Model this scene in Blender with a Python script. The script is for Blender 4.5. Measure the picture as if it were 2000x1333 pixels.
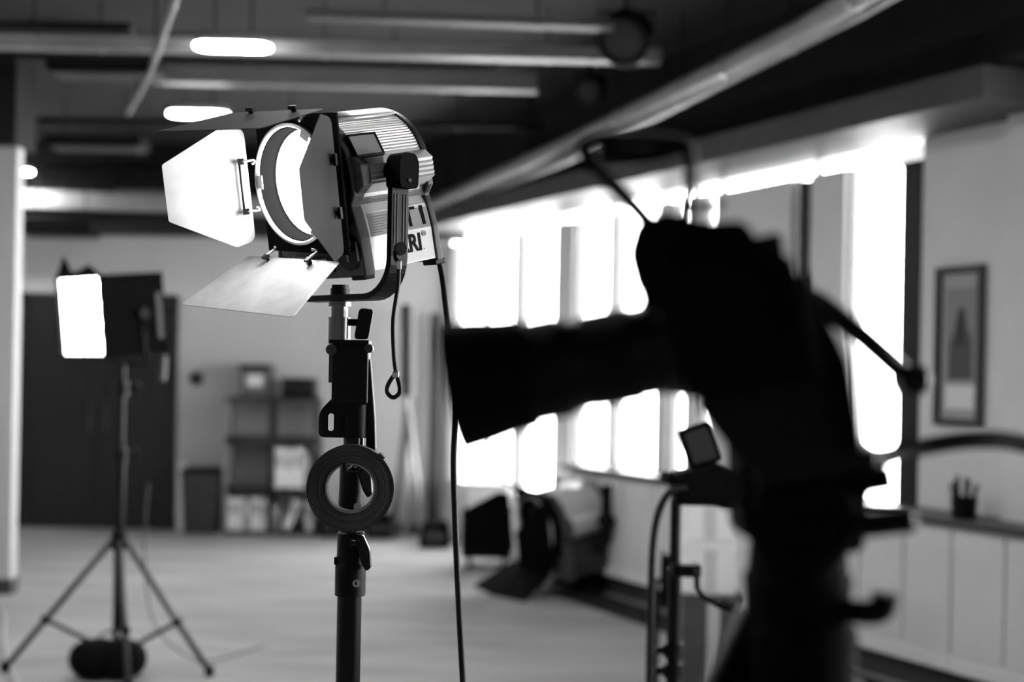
import bpy, math, random
from mathutils import Vector as V, Matrix
random.seed(4)
scn = bpy.context.scene
for o in list(bpy.data.objects):
    bpy.data.objects.remove(o, do_unlink=True)
COL = scn.collection
# ------------------------------------------------------------------ camera
F = 2778.0            # focal length in pixels of a 2000 px wide frame
ROLL = 0.018
SH = 63.5             # horizon sits this far under the middle of the frame
EYE = 1.55
cam = bpy.data.cameras.new('camera')
camo = bpy.data.objects.new('camera', cam)
COL.objects.link(camo)
cam.sensor_fit = 'HORIZONTAL'
cam.sensor_width = 36.0
cam.lens = 36.0 * F / 2000.0
cam.shift_y = SH / 2000.0
cam.clip_start = 0.05
cr, sr = math.cos(ROLL), math.sin(ROLL)
camo.matrix_world = Matrix(((cr, -sr, 0, 0), (0, 0, -1, 0), (sr, cr, 0, EYE), (0, 0, 0, 1)))
cam.dof.use_dof = True
cam.dof.focus_distance = 2.33
cam.dof.aperture_fstop = 2.3
scn.camera = camo
# ------------------------------------------------------------------ sky and exposure
world = bpy.data.worlds.new('overcast')
scn.world = world
world.use_nodes = True
bg = world.node_tree.nodes['Background']
bg.inputs[0].default_value = (1, 1, 1, 1)
bg.inputs[1].default_value = 6.0
scn.view_settings.view_transform = 'Standard'
scn.view_settings.look = 'None'
scn.view_settings.gamma = 1.0
scn.view_settings.use_curve_mapping = False
scn.view_settings.exposure = 1.9
# ------------------------------------------------------------------ helpers
def at(u, v, d):
    """point that lies d metres in front of the camera behind pixel u, v"""
    xc = (u - 1000) / F
    yc = -(v - 666.5) / F + SH / F
    return V(((xc * cr - yc * sr) * d, d, EYE + (xc * sr + yc * cr) * d))

ORG = {}
class MB:
    def __init__(s):
        s.v, s.f, s.sm = [], [], []
    def add(s, vs, fs, smooth=False):
        n = len(s.v)
        s.v += [V(p) for p in vs]
        s.f += [tuple(i + n for i in f) for f in fs]
        s.sm += [smooth] * len(fs) if isinstance(smooth, bool) else list(smooth)
        return s
    def obox(s, c, ax, ay, az):
        c, ax, ay, az = V(c), V(ax), V(ay), V(az)
        vs = [c + ax * i + ay * j + az * k for i in (-1, 1) for j in (-1, 1) for k in (-1, 1)]
        fs = [(0, 1, 3, 2), (4, 6, 7, 5), (0, 4, 5, 1), (2, 3, 7, 6), (0, 2, 6, 4), (1, 5, 7, 3)]
        if ax.cross(ay).dot(az) < 0:
            fs = [f[::-1] for f in fs]
        return s.add(vs, fs)
    def box(s, x0, x1, y0, y1, z0, z1):
        return s.obox(((x0 + x1) / 2, (y0 + y1) / 2, (z0 + z1) / 2), ((x1 - x0) / 2, 0, 0), (0, (y1 - y0) / 2, 0), (0, 0, (z1 - z0) / 2))
    def cyl(s, p0, p1, r0, r1=None, n=20):
        p0, p1 = V(p0), V(p1)
        h = (p1 - p0).length
        r1 = r0 if r1 is None else r1
        return s.lathe(p0, p1 - p0, [(0, 0), (0, r0), (h, r1), (h, 0)], n)
    def lathe(s, o, axis, prof, n=32, sharp=0.6):
        """profile of (height, radius) pairs turned about an axis; corners stay sharp"""
        o, z = V(o), V(axis).normalized()
        x = z.orthogonal().normalized()
        y = z.cross(x)
        for (h0, r0), (h1, r1) in zip(prof, prof[1:]):
            vs, fs = [], []
            for i in range(n):
                a = 2 * math.pi * i / n
                q = x * math.cos(a) + y * math.sin(a)
                vs += [o + z * h0 + q * r0, o + z * h1 + q * r1]
            flat = abs(h1 - h0) < 1e-6
            if r0 < 1e-7:
                fs = [(2 * i, 2 * ((i + 1) % n) + 1, 2 * i + 1) for i in range(n)]
            elif r1 < 1e-7:
                fs = [(2 * i, 2 * ((i + 1) % n), 2 * i + 1) for i in range(n)]
            else:
                fs = [(2 * i, 2 * ((i + 1) % n), 2 * ((i + 1) % n) + 1, 2 * i + 1) for i in range(n)]
            s.add(vs, fs, not flat)
        return s
    def tube(s, path, r, n=10, closed=False):
        P = [V(p) for p in path]
        m = len(P)
        T = []
        for i in range(m):
            a = P[i - 1] if (i or closed) else P[i]
            b = P[(i + 1) % m] if (i < m - 1 or closed) else P[i]
            T.append((b - a).normalized())
        x = T[0].orthogonal().normalized()
        vs = []
        for i in range(m):
            x = (x - T[i] * x.dot(T[i])).normalized()
            y = T[i].cross(x)
            rr = r[i] if isinstance(r, (list, tuple)) else r
            vs += [P[i] + (x * math.cos(2 * math.pi * k / n) + y * math.sin(2 * math.pi * k / n)) * rr for k in range(n)]
        fs = []
        for i in range(m if closed else m - 1):
            j = (i + 1) % m
            fs += [(i * n + k, i * n + (k + 1) % n, j * n + (k + 1) % n, j * n + k) for k in range(n)]
        sm = [True] * len(fs)
        if not closed:
            fs += [tuple(range(n))[::-1], tuple(range((m - 1) * n, m * n))]
            sm += [False, False]
        return s.add(vs, fs, sm)
    def prism(s, poly, o, ex, ey, ez, z0, z1, smooth=False):
        """polygon in the plane ex, ey pushed from z0 to z1 along ez"""
        o, ex, ey, ez = V(o), V(ex), V(ey), V(ez)
        n = len(poly)
        vs = [o + ex * a + ey * b + ez * z for z in (z0, z1) for a, b in poly]
        area = sum(poly[i - 1][0] * poly[i][1] - poly[i][0] * poly[i - 1][1] for i in range(n))
        fs = [tuple(range(n))[::-1], tuple(range(n, 2 * n))] + [(i, (i + 1) % n, n + (i + 1) % n, n + i) for i in range(n)]
        if (area > 0) != (ex.cross(ey).dot(ez) * (z1 - z0) > 0):
            fs = [f[::-1] for f in fs]
        return s.add(vs, fs, [False, False] + [smooth] * n)
    def strip(s, path, w, t):
        """flat band: path of points, w the half-width vector, t the thickness; thickness lies across path and w"""
        P = [V(p) for p in path]
        w = V(w)
        vs = []
        for i in range(len(P)):
            d = (P[min(i + 1, len(P) - 1)] - P[max(i - 1, 0)]).normalized()
            nrm = d.cross(w).normalized() * (t / 2)
            vs += [P[i] - w - nrm, P[i] + w - nrm, P[i] + w + nrm, P[i] - w + nrm]
        fs, sm = [], []
        for i in range(len(P) - 1):
            a, b = 4 * i, 4 * i + 4
            for k in range(4):
                fs.append((a + k, b + k, b + (k + 1) % 4, a + (k + 1) % 4))
                sm.append(False)
        fs += [(0, 1, 2, 3), tuple(4 * len(P) - 4 + k for k in (3, 2, 1, 0))]
        return s.add(vs, fs, sm + [False, False])
    def build(s, name, m, parent=None, bevel=0.0, seg=2):
        me = bpy.data.meshes.new(name)
        if parent is not None:
            org = ORG[parent.name]
        else:
            xs = [p.x for p in s.v]; ys = [p.y for p in s.v]; zs = [p.z for p in s.v]
            org = V(((min(xs) + max(xs)) / 2, (min(ys) + max(ys)) / 2, min(zs)))
        me.from_pydata([p - org for p in s.v], [], s.f)
        me.polygons.foreach_set('use_smooth', s.sm)
        me.materials.append(m)
        me.update()
        o = bpy.data.objects.new(name, me)
        COL.objects.link(o)
        ORG[o.name] = org
        if parent is not None:
            o.parent = parent
        else:
            o.location = org
        if bevel:
            b = o.modifiers.new('bevel', 'BEVEL')
            b.width = bevel; b.segments = seg; b.limit_method = 'ANGLE'; b.angle_limit = 0.6
        return o

def thing(name, label, cat, loc, group=None):
    o = bpy.data.objects.new(name, None)
    COL.objects.link(o)
    o.empty_display_size = 0.05
    o.location = V(loc)
    ORG[o.name] = V(loc)
    o['label'] = label
    o['category'] = cat
    if group:
        o['group'] = group
    return o
def tag(o, label, cat, group=None):
    o['label'] = label; o['category'] = cat
    if group:
        o['group'] = group
    return o
def struct(o, label=None):
    o['kind'] = 'structure'
    if label:
        o['label'] = label
    return o
def curve(pts, k=8, closed=False):
    """smooth path through points"""
    P = [V(p) for p in pts]
    n = len(P)
    out = []
    rng = range(n) if closed else range(n - 1)
    for i in rng:
        g = (lambda j: P[j % n]) if closed else (lambda j: P[max(0, min(n - 1, j))])
        a, b, c, d = g(i - 1), g(i), g(i + 1), g(i + 2)
        for q in range(k):
            t = q / k
            out.append(0.5 * ((2 * b) + (c - a) * t + (2 * a - 5 * b + 4 * c - d) * t * t + (3 * b - a - 3 * c + d) * t ** 3))
    if not closed:
        out.append(P[-1])
    return out
def text_mesh(body, size, o, ex, ey, ez, depth, bold=0.0, fit=None, xs=1.0):
    """lettering as thin raised geometry; returns an MB"""
    cu = bpy.data.curves.new('lettering', 'FONT')
    cu.body = body; cu.size = size; cu.extrude = depth; cu.offset = bold; cu.resolution_u = 4
    to = bpy.data.objects.new('lettering', cu)
    COL.objects.link(to)
    dg = bpy.context.evaluated_depsgraph_get()
    me = bpy.data.meshes.new_from_object(to.evaluated_get(dg))
    mb = MB()
    w = max(v.co.x for v in me.vertices) - min(v.co.x for v in me.vertices)
    k = (fit / w) if fit else xs
    o, ex, ey, ez = V(o), V(ex), V(ey), V(ez)
    mb.add([o + ex * v.co.x * k + ey * v.co.y + ez * v.co.z for v in me.vertices], [tuple(p.vertices) for p in me.polygons])
    bpy.data.objects.remove(to, do_unlink=True)
    bpy.data.meshes.remove(me)
    bpy.data.curves.remove(cu)
    return mb
def rrect(w, h, r, n=5):
    out = []
    for cx, cy, a0 in ((w - r, h - r, 0), (-w + r, h - r, 90), (-w + r, -h + r, 180), (w - r, -h + r, 270)):
        for i in range(n + 1):
            a = math.radians(a0 + 90 * i / n)
            out.append((cx + r * math.cos(a), cy + r * math.sin(a)))
    return out
def rpoly(pts, r, n=4):
    """polygon with rounded corners"""
    out = []
    m = len(pts)
    for i in range(m):
        p = V((*pts[i], 0)); a = V((*pts[i - 1], 0)); b = V((*pts[(i + 1) % m], 0))
        da, db = (a - p).normalized(), (b - p).normalized()
        rr = r[i] if isinstance(r, (list, tuple)) else r
        for k in range(n + 1):
            t = k / n
            q = (p + da * rr) * (1 - t) ** 2 + p * 2 * t * (1 - t) + (p + db * rr) * t * t
            out.append((q.x, q.y))
    return out

# ------------------------------------------------------------------ materials (all neutral greys: the picture is black and white)
MATS = {}
def mat(name, g, rough=0.6, metal=0.0, scale=0, amt=0.0, bump=0.0, spec=0.5, stretch=None):
    if name in MATS:
        return MATS[name]
    m = bpy.data.materials.new(name)
    m.use_nodes = True
    nt = m.node_tree
    b = nt.nodes['Principled BSDF']
    b.inputs['Base Color'].default_value = (g, g, g, 1)
    b.inputs['Roughness'].default_value = rough
    b.inputs['Metallic'].default_value = metal
    b.inputs['Specular IOR Level'].default_value = spec
    if scale:
        tc = nt.nodes.new('ShaderNodeTexCoord')
        mp = nt.nodes.new('ShaderNodeMapping')
        if stretch:
            mp.inputs['Scale'].default_value = stretch
        nz = nt.nodes.new('ShaderNodeTexNoise')
        nz.inputs['Scale'].default_value = scale
        nz.inputs['Detail'].default_value = 5
        nt.links.new(tc.outputs['Object'], mp.inputs[0])
        nt.links.new(mp.outputs[0], nz.inputs['Vector'])
        rp = nt.nodes.new('ShaderNodeMapRange')
        rp.inputs[1].default_value = 0.3; rp.inputs[2].default_value = 0.7
        rp.inputs[3].default_value = g * (1 - amt); rp.inputs[4].default_value = g * (1 + amt)
        nt.links.new(nz.outputs['Fac'], rp.inputs[0])
        nt.links.new(rp.outputs[0], b.inputs['Base Color'])
        if bump:
            bp = nt.nodes.new('ShaderNodeBump')
            bp.inputs['Strength'].default_value = bump
            bp.inputs['Distance'].default_value = 0.01
            nt.links.new(nz.outputs['Fac'], bp.inputs['Height'])
            nt.links.new(bp.outputs[0], b.inputs['Normal'])
    MATS[name] = m
    return m
def emit(name, strength):
    m = bpy.data.materials.new(name)
    m.use_nodes = True
    nt = m.node_tree
    nt.nodes.clear()
    e = nt.nodes.new('ShaderNodeEmission')
    e.inputs[0].default_value = (1, 1, 1, 1)
    e.inputs[1].default_value = strength
    o = nt.nodes.new('ShaderNodeOutputMaterial')
    nt.links.new(e.outputs[0], o.inputs[0])
    return m
def pane_mat():
    m = bpy.data.materials.new('window_glass')
    m.use_nodes = True
    nt = m.node_tree
    nt.nodes.clear()
    t = nt.nodes.new('ShaderNodeBsdfTransparent')
    t.inputs[0].default_value = (0.95, 0.95, 0.95, 1)
    g = nt.nodes.new('ShaderNodeBsdfGlossy')
    g.inputs['Roughness'].default_value = 0.02
    mx = nt.nodes.new('ShaderNodeMixShader')
    mx.inputs[0].default_value = 0.06
    o = nt.nodes.new('ShaderNodeOutputMaterial')
    nt.links.new(t.outputs[0], mx.inputs[1])
    nt.links.new(g.outputs[0], mx.inputs[2])
    nt.links.new(mx.outputs[0], o.inputs[0])
    return m
GLASS = pane_mat()
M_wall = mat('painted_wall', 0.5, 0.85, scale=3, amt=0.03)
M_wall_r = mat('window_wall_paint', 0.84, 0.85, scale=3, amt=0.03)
M_col = mat('white_column_paint', 0.5, 0.8)
M_carpet = mat('carpet', 0.36, 0.95, scale=2.2, amt=0.16, bump=0.15, spec=0.1, stretch=(0.5, 1.6, 1))
M_carpet_dark = mat('dark_carpet_border', 0.03, 0.95, scale=8, amt=0.2, spec=0.1)
M_ceil = mat('raw_ceiling', 0.028, 0.9, scale=2, amt=0.15)
M_void = mat('dark_ceiling_void', 0.006, 0.9, scale=2, amt=0.2)  # shade of the ceiling void put into the colour; dark bulkheads share it
M_beam = mat('galvanised_trunking', 0.3, 0.5, 0.2, scale=6, amt=0.12)
M_pipe = mat('pale_conduit', 0.36, 0.45, 0.2, scale=5, amt=0.1)
M_tray = mat('grey_tray', 0.07, 0.6, scale=3, amt=0.12)
M_bpipe = mat('black_pipe', 0.006, 0.6, spec=0.2)
M_door = mat('dark_door_timber', 0.007, 0.6, scale=4, amt=0.3, stretch=(6, 6, 0.4))
M_white = mat('white_paint', 0.88, 0.6)
M_cab = mat('cabinet_paint', 0.8, 0.6, scale=2, amt=0.04)
M_ledge = mat('dark_ledge', 0.05, 0.4)
M_frame_dk = mat('dark_window_frame', 0.004, 0.5)
M_frame = mat('grey_window_frame', 0.35, 0.5)
M_black = mat('black_powder_coat', 0.003, 0.42, spec=0.16)
M_blackm = mat('black_matte', 0.0025, 0.8, spec=0.08)
M_rubber = mat('black_rubber', 0.003, 0.6, spec=0.15)
M_gloss = mat('black_gloss_plastic', 0.003, 0.25, spec=0.25)
M_chrome = mat('chrome_steel', 0.14, 0.3, 1.0)
M_alu = mat('brushed_aluminium', 0.7, 0.42, 0.3, scale=30, amt=0.05, stretch=(1, 1, 1))
M_alu2 = mat('smooth_aluminium_panel', 0.62, 0.4, 0.3, scale=20, amt=0.05)
M_cast = mat('dark_grey_casting', 0.075, 0.55, scale=60, amt=0.15)
M_cast2 = mat('mid_grey_casting', 0.025, 0.5)
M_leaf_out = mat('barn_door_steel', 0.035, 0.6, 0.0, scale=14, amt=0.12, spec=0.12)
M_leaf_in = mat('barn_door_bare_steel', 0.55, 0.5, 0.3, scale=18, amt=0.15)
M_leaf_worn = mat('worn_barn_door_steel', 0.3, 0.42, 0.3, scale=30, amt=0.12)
M_tubein = mat('burnt_black_tube', 0.0035, 1.0, spec=0.0)
M_steel = mat('bright_steel', 0.55, 0.35, 0.9)
M_tape = mat('grey_cloth_tape', 0.075, 0.75, scale=90, amt=0.4, bump=0.2)
M_tapecore = mat('tape_card_core', 0.2, 0.8)
M_labelw = mat('white_label', 0.62, 0.4)
M_labelg = mat('grey_label', 0.3, 0.4)
M_ink = mat('black_ink', 0.003, 0.6, spec=0.05)
M_inkg = mat('grey_ink', 0.12, 0.5)
M_legalu = mat('dull_grey_tube', 0.035, 0.4, 0.3)
M_bookw = mat('white_binder', 0.85, 0.6)
M_bookg = mat('grey_binder', 0.3, 0.6)
M_wood = mat('dark_shelf_wood', 0.015, 0.6, scale=5, amt=0.3)
M_woodm = mat('mid_shelf_panel', 0.2, 0.6)
M_paper = mat('print_paper', 0.45, 0.7)
M_mat = mat('print_mount', 0.5, 0.7)
M_cable = mat('black_cable', 0.004, 0.45, spec=0.3)
M_cablep = mat('pale_cable', 0.5, 0.6)
E_lens = emit('burning_fresnel_lens', 18.0)
E_panel = emit('softlight_diffuser', 9.0)
E_bulb = emit('softlight_bulb', 30.0)
E_disc = emit('ceiling_disc_light', 26.0)

# ================================================================== SETTING
YB = 13.6                      # back wall
KX, K0 = 0.465, 5.68           # right wall runs X = K0 - KX * Y
TD = V((KX, -1, 0)).normalized()         # along the right wall towards the camera
ND = V((-1, -KX, 0)).normalized()        # off the right wall into the room
ZU = V((0, 0, 1))
WC = V((K0 - KX * YB, YB, 0))
def s_of(u):
    d = K0 / ((u - 1000) / F + KX)
    return (V((K0 - KX * d, d, 0)) - WC).length * (1 if d < YB else -1)
def wp(s, n, z):
    return WC + TD * s + ND * n + ZU * z
def wbox(mb, s0, s1, n0, n1, z0, z1):
    mb.obox(wp((s0 + s1) / 2, (n0 + n1) / 2, (z0 + z1) / 2), TD * ((s1 - s0) / 2), ND * ((n1 - n0) / 2), ZU * ((z1 - z0) / 2))
CEIL = 3.62
S_END = 19.5
mb = MB(); mb.box(-7.2, 8.5, -4.2, YB + 0.2, -0.1, 0); struct(mb.build('floor', M_carpet))
mb = MB(); mb.box(-7.2, 8.5, -4.2, YB + 0.2, CEIL, CEIL + 0.15); struct(mb.build('ceiling', M_ceil))
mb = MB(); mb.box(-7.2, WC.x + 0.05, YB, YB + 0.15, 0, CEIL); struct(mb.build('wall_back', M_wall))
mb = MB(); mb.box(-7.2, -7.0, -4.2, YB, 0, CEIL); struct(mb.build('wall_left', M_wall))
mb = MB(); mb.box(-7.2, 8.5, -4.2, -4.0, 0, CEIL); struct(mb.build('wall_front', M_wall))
# right wall: piers, sills, header
WT = 0.12
SLOT0, SLOT1 = 2.76, 2.84  # glazed slot added over the piers, stands in for the daylit wall top
NEARW = [(8.6, 9.9), (10.4, 11.9), (12.6, 14.1)]
wins = [(880, 1001, .5), (1008, 1082, .5), (1116, 1186, .5), (1191, 1281, .84), (1303, 1338, .84), (1360, 1392, .84), (1538, 1577, .84), (1645, 1796, .84)]
mb = MB()
edges = [-0.02]
for u0, u1, z in wins:
    edges += [s_of(u0), s_of(u1)]
    wbox(mb, s_of(u0), s_of(u1), -WT, 0, 0, z)
s_slot = s_of(1796)
for a, b in NEARW:
    edges += [a, b]
    wbox(mb, a, b, -WT, 0, 0, .84)
    wbox(mb, a, b, -WT, 0, 2.72, CEIL)
edges.append(S_END)
for i in range(0, len(edges), 2):
    top = SLOT0 if edges[i + 1] < s_slot + .01 else CEIL
    wbox(mb, edges[i], edges[i + 1], -WT, 0, 0, top)
wbox(mb, -0.02, s_slot, -WT, 0, SLOT1, CEIL)
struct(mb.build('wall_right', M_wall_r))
for i, (u0, u1, z) in enumerate(wins):
    s0, s1 = s_of(u0), s_of(u1)
    w = struct(thing('window_%d' % (i + 1), 'tall daylit window in the long side wall', 'window', wp((s0 + s1) / 2, -.05, z)))
    del w['category'], w['label']
    fr = MB()
    dark = i in (6, 7)
    fw = 0.03
    wbox(fr, s0, s0 + fw, -.08, -.03, z, SLOT0)
    if not dark:
        wbox(fr, s1 - fw, s1, -.08, -.03, z, SLOT0)
    wbox(fr, s0, s1, -.08, -.03, z, z + fw)
    fr.build('window_frame', M_frame, w)
    if dark:
        jb = MB(); wbox(jb, s1 - (.15 if i == 7 else .10), s1, -.09, .012, z, SLOT0 - .03)
        jb.build('side_jamb', M_frame_dk, w)
    pn = MB(); wbox(pn, s0, s1, -.062, -.056, z, SLOT0); pn.build('pane', GLASS, w)
    if s1 - s0 > 1.0:
        mu = MB(); wbox(mu, (s0 + s1) / 2 - .012, (s0 + s1) / 2 + .012, -.08, -.04, z, SLOT0); mu.build('mullion', M_frame, w)
for i, (a, b) in enumerate(NEARW):
    w = struct(thing('window_%d' % (i + 10), '', '', wp((a + b) / 2, -.05, .84))); del w['category'], w['label']
    fr = MB(); wbox(fr, a, a + .04, -.08, -.03, .84, 2.72); wbox(fr, b - .04, b, -.08, -.03, .84, 2.72); wbox(fr, a, b, -.08, -.03, .84, .88); fr.build('window_frame', M_frame, w)
    pn = MB(); wbox(pn, a, b, -.062, -.056, .84, 2.72); pn.build('pane', GLASS, w)
w = struct(thing('window_9', '', '', wp(2, -.05, SLOT0))); del w['category'], w['label']  # added slot glazing, bright where the wall top catches daylight
pn = MB(); wbox(pn, 0, s_slot, -.062, -.056, SLOT0, SLOT1); pn.build('pane', GLASS, w)
for i in range(2, 2 * len(wins), 2):
    mu = MB(); wbox(mu, edges[i] - .01, edges[i] + .01, -.08, -.04, SLOT0, SLOT1); mu.build('mullion', M_frame, w)
# pier that stands proud at the right edge of the frame
s_p = s_of(1990)
mb = MB(); wbox(mb, s_p, s_p + .9, 0, .10, 0, CEIL); struct(mb.build('trim_1', M_wall_r))
# tray-like bulkhead hung along the window wall, the shaded void above it put in as a near-black box
S_TR = 7.65
mb = MB(); wbox(mb, 0, S_TR, 0.0, .52, SLOT1, SLOT1 + .15); struct(mb.build('trim_2', M_tray))
mb = MB(); wbox(mb, 0, S_TR, 0.01, .40, SLOT1 + .16, CEIL); struct(mb.build('trim_3', M_void))
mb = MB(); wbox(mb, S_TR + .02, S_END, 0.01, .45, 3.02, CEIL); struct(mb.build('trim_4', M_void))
# bulkhead across the back wall
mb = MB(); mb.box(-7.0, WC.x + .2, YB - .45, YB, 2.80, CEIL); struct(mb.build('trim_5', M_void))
# dark edge of the carpet in front of the cabinets, skirting on the back wall
mb = MB(); wbox(mb, s_of(1165), 12, .32, .66, .001, .006); struct(mb.build('trim_6', M_carpet_dark))
mb = MB(); mb.box(-7.0, WC.x + .05, YB - .02, YB, 0, .10); struct(mb.build('baseboard_back', M_ledge))
# white column at the left edge
cx = at(22, 1000, 9.6).x
mb = MB(); mb.box(cx - .8, cx, 9.6, 9.72, .10, 3.02); struct(mb.build('trim_7', M_col))
mb = MB(); mb.box(cx - .8, cx + .012, 9.588, 9.73, 0, .10); struct(mb.build('baseboard_left', M_ledge))
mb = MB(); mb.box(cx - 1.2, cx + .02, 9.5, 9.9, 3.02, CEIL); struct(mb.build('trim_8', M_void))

# ---- double door in the back wall
dx0, dx1 = at(52, 900, YB).x, at(334, 900, YB).x
door = struct(thing('door_1', '', '', ((dx0 + dx1) / 2, YB, 0))); del door['category'], door['label']
fr = MB()
fr.box(dx0 - .09, dx0, YB - .06, YB, 0, 2.24); fr.box(dx1, dx1 + .05, YB - .06, YB, 0, 2.24)
fr.box(dx0 - .09, dx1 + .05, YB - .06, YB, 2.17, 2.24)
fr.build('door_frame', M_door, door)
dm = dx0 + (dx1 - dx0) * .5
for a, b in ((dx0 + .005, dm - .003), (dm + .003, dx1 - .005)):
    lf = MB(); lf.box(a, b, YB - .045, YB - .005, .01, 2.165)
    lf = lf.build('door_leaf', M_door, door, bevel=.004)
    pl = MB()
    c0, c1 = (a + b) / 2 - (b - a) * .32, (a + b) / 2 + (b - a) * .32
    for z0, z1 in ((.25, .95), (1.15, 2.0)):
        pl.box(c0, c1, YB - .055, YB - .044, z0, z1)
    pl.build('door_panel', M_door, lf, bevel=.004)
    hx = dm - .07 if b < dm + .001 else dm + .07
    pp = MB(); pp.box(hx - .03, hx + .03, YB - .052, YB - .044, .92, 1.22); pp.build('push_plate', M_cast2, lf)
    hh = MB(); hh.tube([(hx, YB - .05, .98), (hx, YB - .09, .99), (hx, YB - .09, 1.15), (hx, YB - .05, 1.16)], .009); hh.build('pull_handle', M_legalu, lf)

# ---- convector cabinets below the windows and the dark ledge over them
cab_s = [s_of(1178), s_of(1290), s_of(1420), s_of(1560), s_of(1768), s_of(1953), s_of(2180), s_of(2600)]
words = ['far end', 'second', 'third', 'fourth', 'fifth', 'sixth', 'seventh']
for i in range(7):
    a, b = cab_s[i], cab_s[i + 1]
    lab = ['pale grey window cabinet at the far end of the row, beside the big floor lamp',
           'pale grey window cabinet, second from the big floor lamp',
           'pale grey window cabinet, third from the big floor lamp, behind the crank stand',
           'pale grey window cabinet, fourth from the big floor lamp, behind the camera tripod',
           'pale grey window cabinet under the tall dark window jamb, right of the tripod head',
           'pale grey window cabinet under the framed print',
           'pale grey window cabinet nearest the viewer, cut by the right edge'][i]
    c = thing('window_cabinet', lab, 'cabinet', wp((a + b) / 2, .14, 0), 'cabinets under the windows')
    k = MB(); wbox(k, a, b - .006, 0.005, .27, .14, .845); k.build('body', M_cab, c)
    k = MB(); wbox(k, a, b, 0.005, .23, 0, .14); k.build('plinth', M_ledge, c)
    n = 2
    for j in range(n):
        p = MB(); wbox(p, a + (b - a) * j / n + .008, a + (b - a) * (j + 1) / n - .012, .27, .285, .23, .835); p.build('front_panel', M_cab, c, bevel=.003)
    k = MB(); wbox(k, a, b - .004, .27, .30, .14, .215); k.build('bottom_rail', M_white, c, bevel=.006)
mb = MB(); wbox(mb, cab_s[0] - .02, cab_s[-1], 0.005, .33, .85, .885)
tag(mb.build('window_ledge', M_ledge, bevel=.004), 'long dark ledge running along the top of the window cabinets', 'ledge')

# ================================================================== CEILING SERVICES
def bar(name, label, cat, u0, v0, u1, v1, d, h_px, m, depth=.12, group=None, round_=False, drop=None):
    a, b = at(u0, v0, d), at(u1, v1, d)
    h = h_px * d / F
    mb = MB()
    if round_:
        mb.cyl(a, b, h / 2, n=16)
    else:
        ax = (b - a)
        up = V((0, 1, 0)).cross(ax).normalized()
        if up.z < 0: up = -up
        mb.obox((a + b) / 2, ax / 2, V((0, depth / 2, 0)), up * h / 2)
    t = thing(name, label, cat, V(((a.x + b.x) / 2, d, min(a.z, b.z) - h / 2)), group)
    mb.build('duct_body' if not round_ else 'pipe_body', m, t, bevel=.006 if not round_ else 0)
    hg = MB()
    n = max(2, int((b - a).length / 1.3) + 1)
    for i in range(n):
        q = a.lerp(b, (i + .5) / n)
        rod = MB(); rod.cyl(q + ZU * h * .3, V((q.x, q.y, CEIL)), .005, n=8)
        rod.build('hanger_rod', M_bpipe, t)
        st = MB(); st.obox(q, V((.012, 0, 0)), V((0, (depth if not round_ else h) / 2 + .004, 0)), V((0, 0, h / 2 + .004)))
        st.build('clamp', m, t)
    return t
G1, G2 = 'trunking across the ceiling', 'black pipes across the ceiling'
bar('cable_trunking', 'pale trunking across the ceiling just behind the foremost glowing disc', 'trunking', -900, 60.3, 1290, 112, 8.0, 26, M_beam, group=G1)
bar('cable_trunking', 'broad pale trunking behind the black pipe with a hooked end', 'trunking', 300, 146, 1050, 164, 9.4, 34, M_beam, group=G1)
bar('cable_trunking', 'lowest pale trunking close to the back wall, crossing behind the lamp', 'trunking', 0, 388, 985, 418, 13.08, 34, M_pipe, group=G1)
bar('cable_trunking', 'thin grey trunking at the very top of the frame', 'trunking', 600, 30, 1200, 52, 7.2, 14, M_tray, group=G1)
bar('cable_trunking', 'dark grey trunking along the upper left corner', 'trunking', -900, 35.4, 260, 58, 7.4, 18, M_bpipe, group=G1)
t0 = bar('black_pipe', 'thin black ceiling pipe whose end turns up, above the lamp', 'pipe', -900, 85.0, 955, 132, 8.6, 13, M_bpipe, round_=True, group=G2)
t = bar('black_pipe', 'thin black ceiling pipe touching the top barn door from behind', 'pipe', -900, 222.1, 1060, 248, 10.2, 13, M_bpipe, round_=True, group=G2)
bar('black_pipe', 'black ceiling pipe farthest back, left of the lit barn door', 'pipe', 90, 326, 330, 332, 12.4, 12, M_bpipe, round_=True, group=G2)
e = at(955, 132, 8.6)
mb = MB(); mb.tube(curve([e - V((.02, 0, 0)), e + V((.03, 0, .005)), e + V((.045, 0, .03)), e + V((.045, 0, .10))], 5), .02)
mb.build('pipe_elbow', M_bpipe, t0)
def hung_box(name, label, cat, u0, v0, u1, v1, d, m, dep=.3):
    a, b = at(u0, v0, d), at(u1, v1, d)
    t = thing(name, label, cat, ((a.x + b.x) / 2, d, b.z))
    k = MB(); k.box(a.x, b.x, d, d + dep, b.z, a.z); k.build('casing', m, t, bevel=.01)
    k = MB(); k.box(a.x + .03, b.x - .03, d + .03, d + dep - .03, b.z - .012, b.z + .002); k.build('grille', M_tray, t)
    for q in (.15, .85):
        x = a.x + (b.x - a.x) * q
        r = MB(); r.cyl((x, d + dep / 2, a.z), (x, d + dep / 2, CEIL), .006, n=8); r.build('hanger_rod', M_bpipe, t)
hung_box('ceiling_fan_coil', 'black box hung under the ceiling left of the foremost glowing disc', 'fan coil', 88, 106, 310, 140, 8.9, M_bpipe)
hung_box('ceiling_fan_coil', 'black box hung under the ceiling just above the left wall light', 'fan coil', 85, 262, 275, 286, 10.8, M_bpipe)
hung_box('ceiling_fan_coil', 'large black box hung near the back wall beside the lit barn door', 'fan coil', 215, 318, 420, 372, 12.4, M_bpipe)
hung_box('ceiling_fan_coil', 'low black box over the dark double door', 'fan coil', 40, 422, 178, 460, 12.7, M_bpipe)
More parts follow.
